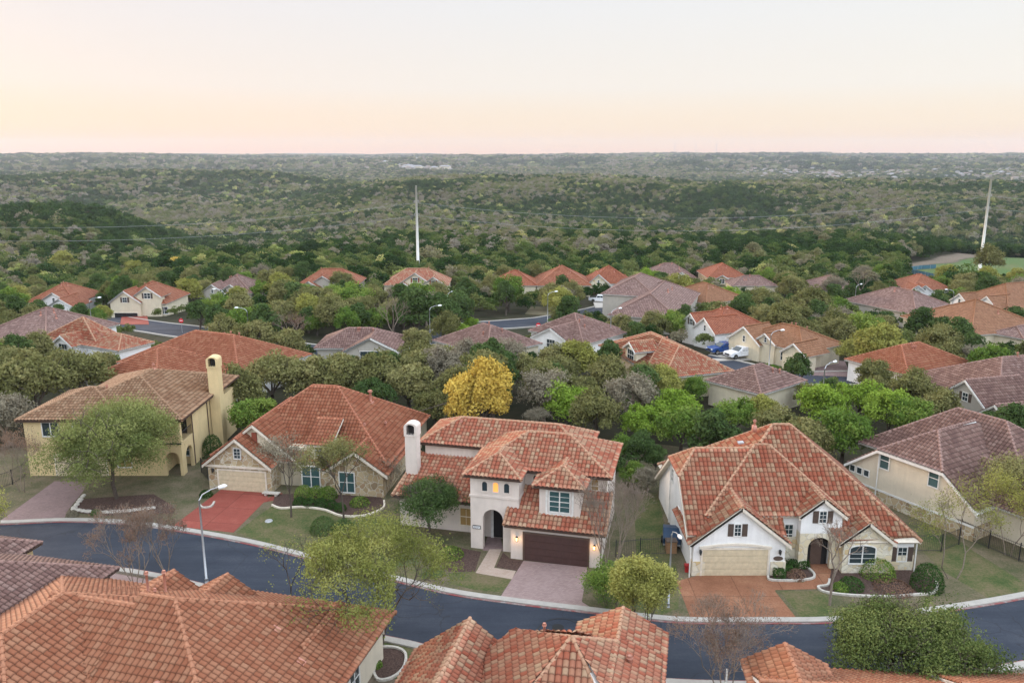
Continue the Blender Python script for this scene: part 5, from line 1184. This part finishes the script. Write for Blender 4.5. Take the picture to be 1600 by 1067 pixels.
def tintfield(x,y):
    a=vnoise(x/45,y/60,21)*.45+vnoise(x/160,y/220,22)*.55; r=rng.rand(len(x)); b_=rng.rand(len(x))
    t=np.where(r<.50+1.1*(a-.5)*2,.1+.38*b_,np.where(r<.955,.50+.36*b_,.88+.12*b_)); return t
TN={'oak':.55,'green':.46,'dark':.2,'grey':.75,'ygreen':.95,'lime':.93,'yellow':1,'red':.8}
pr_near=[crown_mesh('crown',700+i,3,5.6+.5*(i%3),.2,18,1500,.28,'lf_forest',.36,cone=.35 if i%3==0 else 0) for i in range(6)]
pr_mid=[crown_mesh('crown',720+i,3,5.2+.5*(i%3),.0,9,330,.55,'lf_forest',.42,cone=.3 if i%3==0 else 0,shell=.8) for i in range(6)]
pr_far=[crown_mesh('crown',740+i,3,4.6,.0,5,90,1.0,'lf_forest',.5,shell=.85) for i in range(4)]
def scatter(D0,D1,sp,s0,s1):
    out=[]; y=D0
    n=int((D1*D1-D0*D0)*.5*1.30/(sp*sp)); r=np.sqrt(rng.rand(n)*(D1*D1-D0*D0)+D0*D0); a=(rng.rand(n)-.5)*1.30
    return r*np.sin(a),r*np.cos(a),s0+(s1-s0)*rng.rand(n)
x1,y1,s1=scatter(250,620,4.6,.6,1.6)
keep=np.array([(inpoly(a,b_,CLEAR[0])or inpoly(a,b_,CLEAR[1])or (math.hypot(a,b_)<420 and (not footclear(a,b_,3) or hides(a,b_,3.2,6.4) or any((a-p)**2+(b_-q)**2<(.5*(3+r))**2 for p,q,r in used if abs(a-p)<6)))) for a,b_ in zip(x1,y1)])
x1,y1,s1=x1[~keep],y1[~keep],s1[~keep]
xr=np.array([q[0] for q in rest]); yr=np.array([q[1] for q in rest]); sr=np.array([q[2]/3 for q in rest]); tr=np.array([TN[q[3]] for q in rest])
X=np.concatenate([xr,x1]); Y=np.concatenate([yr,y1]); S=np.concatenate([sr,s1]); T=np.concatenate([tr,tintfield(x1,y1)])
forest('forest',np.stack([X,Y,terr(X,Y)-.2],1),S,T,pr_near,'mixed oak and juniper forest beginning right behind the last houses')
x2,y2,s2=scatter(600,1500,6.0,.7,1.9); forest('forest',np.stack([x2,y2,terr(x2,y2)-.5],1),s2,tintfield(x2,y2),pr_mid,'dense wooded hill slopes in the middle distance')
x3,y3,s3=scatter(1480,4200,13.0,1.6,2.8); forest('forest',np.stack([x3,y3,terr(x3,y3)-1],1),s3,tintfield(x3,y3),pr_far,'hazy wooded ridges towards the horizon')
x4,y4,s4=scatter(4100,9000,30.0,3,7); forest('forest',np.stack([x4,y4,terr(x4,y4)-4],1),s4*np.array(1.0),tintfield(x4,y4),pr_far,'farthest hazy wooded ridges below the sky')
print('TREES individual',len(TL),'fill',len(FILL),'forest pts',len(X),len(x2),len(x3),len(x4))
# ------------------------------------------------------------ street furniture, cars, poles, small things
def lamp_parts():
    b=MB(); b.tube([(0,0,0),(0,0,.35)],[.14,.12],10); b.tube([(0,0,.35),(0,0,6.6)],[.085,.06],10); p=b.mesh('pole',['galv'],True)
    b=MB(); b.tube([(0,0,6.55),(.25,0,6.95),(.9,0,7.2),(1.5,0,7.25)],[.05,.045,.04,.035],8); a=b.mesh('arm',['galv'],True)
    b=MB(); b.tube([(1.4,0,7.22),(1.5,0,7.22),(1.85,0,7.24),(2.05,0,7.22)],[.05,.14,.16,.05],8); hd=b.mesh('lamp_head',['sign_white'],True); return p,a,hd
LP=lamp_parts()
def street_lamp(px,py,rot,label,near_=False,sc=1.0):
    if near_: x,y=at(px,py,0); z=0
    else:
        x,y,z=atg(px,py,6.9)
    o=empty('street_lamp',(x,y,z),R_(rot),label,'street lamp','street lamps'); o.scale=(sc,sc,sc)
    for m_,n in zip(LP,('pole','arm','lamp_head')): link(n,m_,o)
street_lamp(323,910,35,'near grey street lamp rising over the lower left street, beside the bare trees',True)
street_lamp(1044,948,-80,'street lamp at the left corner of the white stone-trimmed house, head towards the camera',True,.84)
for px,py,r,l in ((386,484,180,'street lamp behind the large terracotta-red roof'),(671,481,10,'street lamp among dark junipers left of the brown roof behind the yellow tree'),(856,459,20,'street lamp above the ygreen oak right of the small red hip roof'),(955,486,25,'street lamp left of the large brown-roofed house'),(139,469,30,'street lamp before the leftmost white gabled house'),(349,454,190,'street lamp before the arched gable window of the mauve-roofed house'),(699,460,60,'street lamp at the right corner of the house under the centre pole'),(1205,520,10,'street lamp before the large orange-brown roofed house'),(1289,572,30,'street lamp above the lime-green trees at the mauve driveway'),(1338,447,30,'street lamp beside the brown roof buried in oaks'),(1491,455,170,'street lamp left of the plain orange-brown hip roof'),(1207,408,90,'lone street lamp against the dark forest beyond the farthest brown roof')):
    street_lamp(px,py,r,l.replace('ygreen','olive-yellow'))
# transmission poles and wires
def tpole(px,py_top,D,zt,label,lean=0):
    r=ray(px,py_top); t=D/r[1]; x,y=r[0]*t,D; zt=CAMH+r[2]*t; g=tz(x,y); b=MB()
    o=empty('power_pole',(x,y,g),0,label,'power pole','tall pale power poles'); b.tube([(0,0,-1),(0,0,zt-g)],[.56,.32],14); b.build('pole','pole',o,True)
    b=MB()
    for z in (-5.2,-9.6):
        b.box((-.85,-.06,zt-g+z-.06),(.85,.06,zt-g+z+.06)); b.tube([(-.8,0,zt-g+z),(-.8,0,zt-g+z-.7)],.09,6); b.tube([(.8,0,zt-g+z),(.8,0,zt-g+z-.7)],.09,6)
    b.build('insulator','galv',o); return np.array([x,y,zt])
A_=tpole(650,290,285,0,'tall pale tapered power pole in the middle of the view'); B_=tpole(1549,280,290,0,'tall pale power pole at the right above the park field')
def wires(P,Q,sag,name):
    w_=empty('power_line',tuple(P),0,name,'power line','power lines between the poles')
    for dz in (-5.9,-10.3):
        for dx in (-.8,.8):
            pts=[]
            for k in range(25):
                t=k/24; p=(P+(Q-P)*t)-P; pts.append((p[0]+dx,p[1],p[2]+dz-sag*4*t*(1-t)))
            b=MB(); b.tube(pts,.017,4,cap=False); b.build('cable','galv',w_)
wires(A_,B_,6.5,'four thin cables sagging between the two tall pale poles')
wires(np.array([-230.,262.,17.]),A_,5.5,'four thin cables running left from the centre pole out of view')
wires(B_,np.array([330.,300.,24.]),4,'four thin cables running right from the right pole out of view')
# radio masts on the horizon
for k,(px,h_) in enumerate(((1054,175),(1087,165),(1119,200))):
    r=ray(px,243); D=12000; x=r[0]*D/r[1]; g=tz(x,D); b=MB(); b.tube([(0,0,0),(0,0,h_)],2.2,4)
    for q in range(3): b.tube([(0,0,h_*.8),(math.cos(q*2.1)*60,math.sin(q*2.1)*60,0)],.5,3)
    o=b.build('radio_mast','galv'); o.location=(x,D,g); tag(o,('left','middle','right')[k]+'most hair-thin radio mast on the horizon' if k!=1 else 'middle hair-thin radio mast on the horizon','mast','radio masts on the horizon')
# distant houses
def tiny(w_,d,h_,rf):
    b=MB(); b.box((-w_/2,-d/2,-3),(w_/2,d/2,h_),0); z=h_+d*.25
    b.poly([(-w_/2-.6,-d/2-.6,h_),(w_/2+.6,-d/2-.6,h_),(w_/2-d*.3,0,z),(-w_/2+d*.3,0,z)],1); b.poly([(w_/2+.6,d/2+.6,h_),(-w_/2-.6,d/2+.6,h_),(-w_/2+d*.3,0,z),(w_/2-d*.3,0,z)],1)
    b.poly([(w_/2+.6,-d/2-.6,h_),(w_/2+.6,d/2+.6,h_),(w_/2-d*.3,0,z)],1); b.poly([(-w_/2-.6,d/2+.6,h_),(-w_/2-.6,-d/2-.6,h_),(-w_/2+d*.3,0,z)],1)
    for k in range(int(w_/4)): b.box((-w_/2+1.2+k*4,-d/2-.08,h_-2.2),(-w_/2+2.6+k*4,-d/2,h_-.8),2)
    return b.mesh('distant_house',[random.choice(['st_grey','st_cream','st_ltan']),rf,'glass'])
plain('roof_grey',(.30,.29,.30),.8); plain('roof_brown',(.24,.18,.15),.8)
TH=[tiny(18,12,6,'roof_grey'),tiny(22,13,7,'roof_brown'),tiny(15,11,5,'roof_grey'),tiny(45,16,9,'roof_grey')]
def distant(px,py,k,s,label,group):
    # walk along the view ray until it meets the hill surface
    r=ray(px,py); D=1800.
    while D<11000:
        x=r[0]*D/r[1]; z=CAMH+r[2]*D/r[1]
        if z<tz(x,D)+9: break
        D*=1.01
    x=r[0]*D/r[1]; o=bpy.data.objects.new('distant_house',TH[k]); COL.objects.link(o); o.location=(x,D,tz(x,D)+5); o.rotation_euler=(0,0,random.uniform(-.5,.5)); o.scale=(s,s,s)
    tag(o,label,'house',group)
for k in range(34):
    px=random.choice([random.gauss(670,16),random.gauss(650,22),random.uniform(548,695)]); distant(px,262.5+random.uniform(-2,2)+(px-640)*.02,random.choice([0,1,3]),random.uniform(.8,1.4),'tiny white building of the cluster on the far ridge, left of centre','white buildings on the far ridge')
for px,py in ((608,256),(645,250)): distant(px,py,3,1.5,'large pale building standing '+('just above' if px<620 else 'highest over')+' the white cluster on the far ridge','white buildings on the far ridge')
for k in range(170):
    px=random.uniform(1150,1600) if k%3 else random.gauss(1300,70); distant(px,268+random.gauss(0,4)+(2 if px>1250 else 0),random.choice([0,1,2]),random.uniform(.55,1.0),'tiny pale house of the far suburb below the right horizon','houses of the far suburb')
# vehicles
def truck(label,x,y,z,rz,paint):
    o=empty('pickup_truck',(x,y,z),rz,label,'pickup truck','parked pickup trucks')
    b=MB(); W_=.98
    prof=[(-2.9,.55),(-2.9,1.18),(-1.0,1.2),(-.95,1.25),(1.0,1.22),(2.65,1.08),(2.85,.95),(2.9,.5),(2.35,.45),(2.25,.75),(1.95,.88),(1.6,.75),(1.5,.45),(-1.35,.45),(-1.45,.75),(-1.8,.88),(-2.1,.75),(-2.2,.45)]
    b.prism([(a,-W_,c) for a,c in prof],(0,2*W_,0)); b.prism([(-.98,-.86,1.2),(-.80,-.80,1.78),(.45,-.80,1.80),(1.25,-.88,1.2)],(0,1.74,0))
    b.build('body',paint,o)
    b=MB(); b.box((-2.78,-.84,1.0),(-1.05,.84,1.215)); b.build('cargo_bed','rubber',o)
    b=MB()
    for s in (-1,1):
        y0=s*.885; b.prism([(-.84,y0,1.27),(-.70,y0-.05*s,1.7),(-.05,y0-.05*s,1.71),(-.05,y0,1.27)],(0,.012*s,0)); b.prism([(.03,y0,1.27),(.03,y0-.05*s,1.71),(.42,y0-.05*s,1.7),(1.05,y0,1.27)],(0,.012*s,0))
    b.prism([(1.27,-.78,1.24),(1.27,.78,1.24),(.52,.70,1.76),(.52,-.70,1.76)],(.03,0,.02)); b.prism([(-1.0,-.7,1.3),(-1.0,.7,1.3),(-.84,.66,1.72),(-.84,-.66,1.72)],(-.02,0,0)); b.build('cab_window','glass',o)
    for a in (-1.78,1.92):
        for s in (-1,1):
            q=MB(); q.tube([(0,-.13,0),(0,.13,0)],.40,18); w_=q.build('wheel','rubber',o,True); w_.location=(a,s*.88,.40); q=MB(); q.tube([(0,-.14,0),(0,.14,0)],.24,12); q.build('rim','chrome',w_)
    for s in (-1,1):
        q=MB(); q.box((2.84,s*.72-.16,.82),(2.93,s*.72+.16,1.0)); q.build('headlight','sign_white',o); q=MB(); q.box((-2.95,s*.85-.08,.8),(-2.89,s*.85+.08,1.12)); q.build('tail_light','sign_red',o)
        q=MB(); q.box((.85,s*1.0-.02,1.25),(1.05,s*1.18+.02*s,1.42)); q.build('side_mirror',paint,o)
    q=MB(); q.box((2.88,-.5,.68),(2.94,.5,.95)); q.build('grille','iron',o); q=MB(); q.box((2.86,-.95,.42),(3.02,.95,.62)); q.build('bumper','chrome',o)
x,y,z=atg(938,474); truck('white pickup truck parked before the brown garage door of the red-roofed white house',x,y,z+.36,R_(-12),'white_paint')
x,y,z=atg(1131,553); truck('blue pickup truck with its bonnet to the left, behind the white one',x,y,z+.22,R_(200),'blue_paint')
x,y,z=atg(1158,560); truck('white pickup truck parked beside the blue one',x,y,z+.22,R_(205),'white_paint')
# no-entry signs
for px,py,l in ((283,501,'round red no-entry sign with a white bar, left above the large red roof'),(841,508,'round red no-entry sign with a white bar, at the middle street bend')):
    x,y,g=atg(px,py,2.4); o=empty('no_entry_sign',(x,y,g),0,l,'road sign','no-entry signs'); b=MB(); b.tube([(0,.04,0),(0,.04,2.9)],.035,6); b.build('post','galv',o)
    b=MB(); b.prism([(.42*math.cos(k*math.pi/12),0,2.4+.42*math.sin(k*math.pi/12)) for k in range(24)],(0,-.03,0)); d=b.build('sign_disc','sign_red',o); b=MB(); b.box((-.28,-.04,2.33),(.28,-.031,2.47)); b.build('white_bar','sign_white',d)
# clipped shrubs
def shrub_mesh(seed,r,h_,n,ls,mat,box=False):
    rg=np.random.RandomState(seed); q=rg.normal(size=(n,3)); q/=np.linalg.norm(q,axis=1)[:,None]; q[:,2]=np.abs(q[:,2])
    if box: q=q/np.max(np.abs(q),axis=1)[:,None]*.92
    C=q*np.array([r,r,h_])*(.92+.12*rg.rand(n))[:,None]; C[:,2]=np.maximum(C[:,2],.03); Nn=q+rg.normal(size=(n,3))*.5; Nn/=np.linalg.norm(Nn,axis=1)[:,None]
    V,Q=quads(C,Nn,ls*(.6+.7*rg.rand(n)),rg); return fastmesh('shrub',V,Q,[mat],leaf=rg.rand(n))
SH={}
def shrub(px,py,r,h_,mat,label,box=False,name='clipped_shrub'):
    x,y=at(px,py,0); m_=shrub_mesh(px,r,h_,int(900*max(r,.5)*max(h_,.5))+300,.07,mat,box); o=link(name,m_); o.location=(x,y,.02); tag(o,label,'shrub','garden shrubs')
shrub(1448,918,1.15,1.9,'lf_box','large round clipped shrub at the right end of the white-edged bed')
for px,py,r,h_,l in ((1217,903,.42,.75,'square clipped bright shrub nearest the cream garage'),(1229,895,.38,.7,'clipped shrub behind the square one in the small white-edged bed'),(1238,888,.42,.7,'clipped shrub against the wall in the small white-edged bed'),(1254,886,.42,.7,'clipped shrub beside the stone entry pillar')): shrub(px,py,r,h_,'lf_box',l,True)
shrub(1243,901,.75,.55,'lf_red','low reddish shrub among the clipped green ones'); shrub(1330,918,.9,.8,'lf_box','dark green shrub left in the long white-edged bed'); shrub(1313,922,.6,.6,'lf_green','small green shrub at the left tip of the long white-edged bed'); shrub(1370,898,1.3,1.3,'lf_green','spreading green shrub under the arched stone-gable window',name='garden_shrub'); shrub(1395,920,1.4,.5,'lf_red','wide low reddish shrub in the long white-edged bed',name='garden_shrub')
shrub(333,712,1.1,2.3,'lf_box','round clipped shrub beside the tan chimney base')
for i,(px,py,r) in enumerate(((468,788,.6),(484,790,.6),(502,790,.6),(518,793,.6),(532,797,.55))): shrub(px,py,r,.7,'lf_box',('first','second','third','fourth','fifth')[i]+' from left of the low round shrubs in the curved bed')
for i,(px,py) in enumerate(((475,776),(495,777),(512,778))): shrub(px,py,.9,1.1,'lf_green',('left','middle','right')[i]+' taller green shrub under the teal window wall')
shrub(562,788,.9,.7,'lf_green','loose green shrub at the right end of the curved bed'); shrub(505,830,1.1,1.3,'lf_dark','dark shrub on the lawn left of the dark round oak'); shrub(537,830,1.0,1.0,'lf_dark','second dark shrub on the lawn beside the kerb tree'); shrub(585,1040,.5,.4,'lf_green','small green tuft inside the white ring edging')
shrub(322,775,.6,.6,'lf_box','small dark shrub inside the short white edging curl'); shrub(705,868,1.0,.7,'lf_green','low green shrub in the stony bed beside the dark oak')
shrub(113,806,.5,.5,'lf_grey','grey tuft at the lower left of the rock border'); shrub(150,804,.45,.5,'lf_dark','small dark tuft at the rock border')
# rock border in front of A
rk=empty('rock_border',(*at(190,800,0),0),0,'row of pale rough rocks bordering the bed under the broad olive oak','rock border'); x0,y0=at(190,800,0)
for k in range(70):
    t=k/69; px=114+160*t if k<55 else 114+(k-55)*1.2; py=(797+4*math.sin(t*5)) if k<55 else 797-(k-55)*1.6
    x,y=at(px,py,0); r=random.uniform(.12,.26); b=MB(); n=7
    ring=[[(math.cos(6.283*q/n)*r*random.uniform(.8,1.15)*s,math.sin(6.283*q/n)*r*random.uniform(.8,1.15)*s,z) for q in range(n)] for s,z in ((1,0),(1.05,r*.45),(.55,r*.85))]
    i0=len(b.v); b.v+=sum(ring,[]); 
    for j in range(2):
        for q in range(n): b.f.append((j*n+q,j*n+(q+1)%n,(j+1)*n+(q+1)%n,(j+1)*n+q)); b.m.append(0); b.uv.append(None)
    b.f.append(tuple(range(2*n,3*n))); b.m.append(0); b.uv.append(None)
    o=b.build('rock','rock',rk); o.location=(x-x0,y-y0,.0)
# iron fences
def fence(pts,label,h_=1.5):
    P=[at(*p,0) for p in pts]; o=empty('iron_fence',(*P[0],0),0,label,'fence','black iron yard fences'); b=MB(); bp=MB(); x0,y0=P[0]
    for (ax,ay),(bx,by) in zip(P[:-1],P[1:]):
        L=math.hypot(bx-ax,by-ay); n=int(L/.14)
        for z in (.15,h_-.1): b.tube([(ax-x0,ay-y0,z),(bx-x0,by-y0,z)],.022,4)
        for k in range(n+1):
            x=ax+(bx-ax)*k/n-x0; y=ay+(by-ay)*k/n-y0; b.tube([(x,y,.05),(x,y,h_)],.011,4,cap=False)
        for k in range(int(L/2.4)+1): 
            x=ax+(bx-ax)*k*2.4/L-x0; y=ay+(by-ay)*k*2.4/L-y0; bp.box((x-.035,y-.035,0),(x+.035,y+.035,h_+.08))
    b.build('fence_panel','iron',o); bp.build('fence_post','iron',o)
fence([(962,872),(1000,868),(1040,866)],'black iron fence between the centre and the right white house'); fence([(1425,862),(1470,862),(1560,905),(1640,930)][0:2]+[(1500,850)],'black iron fence right of the white stone-trimmed house'); fence([(1400,790),(1440,810),(1500,838),(1600,880)],'black iron fence along the stone base of the mauve-roofed tan house'); fence([(-20,770),(20,757),(40,745)],'black iron fence at the left edge beside the tan house'); fence([(315,738),(330,755)],'short black iron gate panel between the tan and the stone-fronted house')
# yard things by the right house
x,y=at(1048,862,0); o=empty('wooden_bin',(x,y,0),0,'orange-brown wooden box beside the white side wall','wooden box'); b=MB()
for k in range(6): b.box((-.4,-.35,.04+k*.16),(.4,.35,.04+k*.16+.145))
b.build('box_boards','wood',o); b=MB(); b.box((-.45,-.4,1.0),(.45,.4,1.06)); b.build('lid','shutter',o)
x,y=at(1049,848,0); o=empty('utility_trailer',(x,y,0),R_(80),'blue-covered trailer parked along the white side wall','trailer'); b=MB(); b.prism([(-1.3,-.7,.55),(1.3,-.7,.55),(1.3,-.7,1.0),(0,-.7,1.35),(-1.3,-.7,1.0)],(0,1.4,0)); b.build('cover','plastic_blue',o); b=MB(); b.box((-1.3,-.7,.4),(1.3,.7,.55)); b.tube([(1.3,0,.45),(2.1,0,.4)],.04,6); b.build('frame','galv',o)
for s in (-1,1):
    b=MB(); b.tube([(0,s*.75-.08,.3),(0,s*.75+.08,.3)],.3,14); b.build('wheel','rubber',o,True)
x,y=at(1073,893,0); o=empty('garden_hose_box',(x,y,0),0,'small red hose holder at the white garage corner','hose holder'); b=MB(); b.box((-.15,-.12,0),(.15,.12,.55)); b.tube([(-.2,0,.55),(.2,0,.55)],.16,12); b.build('hose_reel','plastic_red',o)
x,y=at(424,774,0); o=empty('stone_bench',(x,y,0),R_(-9),'pale stone slab step beside the red driveway','bench'); b=MB(); b.box((-.8,-.25,.22),(.8,.25,.32)); b.build('slab','rock',o); b=MB(); b.box((-.6,-.2,0),(-.4,.2,.22)); b.box((.4,-.2,0),(.6,.2,.22)); b.build('leg','rock',o)
x,y=at(420,814,0); b=MB(); b.tube([(0,0,0),(0,0,.06)],[.35,.3],10); o=b.build('utility_cover','galv'); o.location=(x,y,.02); tag(o,'small pale utility cover on the lawn before the stone-fronted house','utility cover')
x,y=at(872,980,0); b=MB(); b.tube([(0,0,0),(0,0,.02)],.4,24); o=b.build('manhole_cover','rubber'); o.location=(x,y,.006); tag(o,'round manhole cover in the asphalt before the pink paver driveway','manhole cover')
plain('tar',(.012,.013,.016),.5)
b=MB(); P=smooth_path([at(*p,0) for p in ((838,985),(850,972),(875,966),(900,972),(905,985),(892,996))],6); o=ribbon('tar_seam',P,-.05,.05,.0,.012,'tar')
# air-conditioning unit and bins behind, blue screened fence by the park
def screen(pts,label):
    P=[atg(*p) for p in pts]; x0,y0,z0=P[0]; o=empty('screened_fence',(x0,y0,z0),0,label,'fence','blue screened fences'); b=MB(); q=MB()
    for (ax,ay,az),(bx,by,bz) in zip(P[:-1],P[1:]):
        L=math.hypot(bx-ax,by-ay); nx_,ny_=-(by-ay)/L*.04,(bx-ax)/L*.04
        b.prism([(ax-x0,ay-y0,az-z0),(bx-x0,by-y0,bz-z0),(bx-x0,by-y0,bz-z0+1.6),(ax-x0,ay-y0,az-z0+1.6)],(nx_,ny_,0))
        for k in range(int(L/3)+1): t=k*3/L; q.tube([(ax+(bx-ax)*t-x0,ay+(by-ay)*t-y0,az-z0),(ax+(bx-ax)*t-x0,ay+(by-ay)*t-y0,az-z0+1.75)],.05,5)
    b.build('screen','screen_blue',o); q.build('fence_post','galv',o)
screen([(1418,424),(1440,421),(1462,420)],'upper blue screened fence below the bare track'); screen([(1424,428),(1445,432),(1462,436)],'lower blue screened fence slanting to the orange-roofed house')
# haze of the evening air
HZ=globals().get('HAZE',True)
if HZ:
    b=MB(); b.box((-14000,-14000,-110),(14000,14000,260)); m_=bpy.data.materials.new('haze'); m_.use_nodes=True; q=m_.node_tree; q.nodes.clear()
    o_=q.nodes.new('ShaderNodeOutputMaterial'); pv=q.nodes.new('ShaderNodeVolumePrincipled'); pv.inputs['Color'].default_value=(.80,.84,.96,1); pv.inputs['Density'].default_value=.00006; pv.inputs['Anisotropy'].default_value=.2
    q.links.new(pv.outputs[0],o_.inputs['Volume']); MATS['haze']=m_; o=b.build('haze','haze'); o['kind']='stuff'; o['label']='thin lilac evening haze over the hills'
for o in bpy.data.objects:
    if 'label' in o and len(o['label'].split())>16: print('LONG',o.name,o['label'])
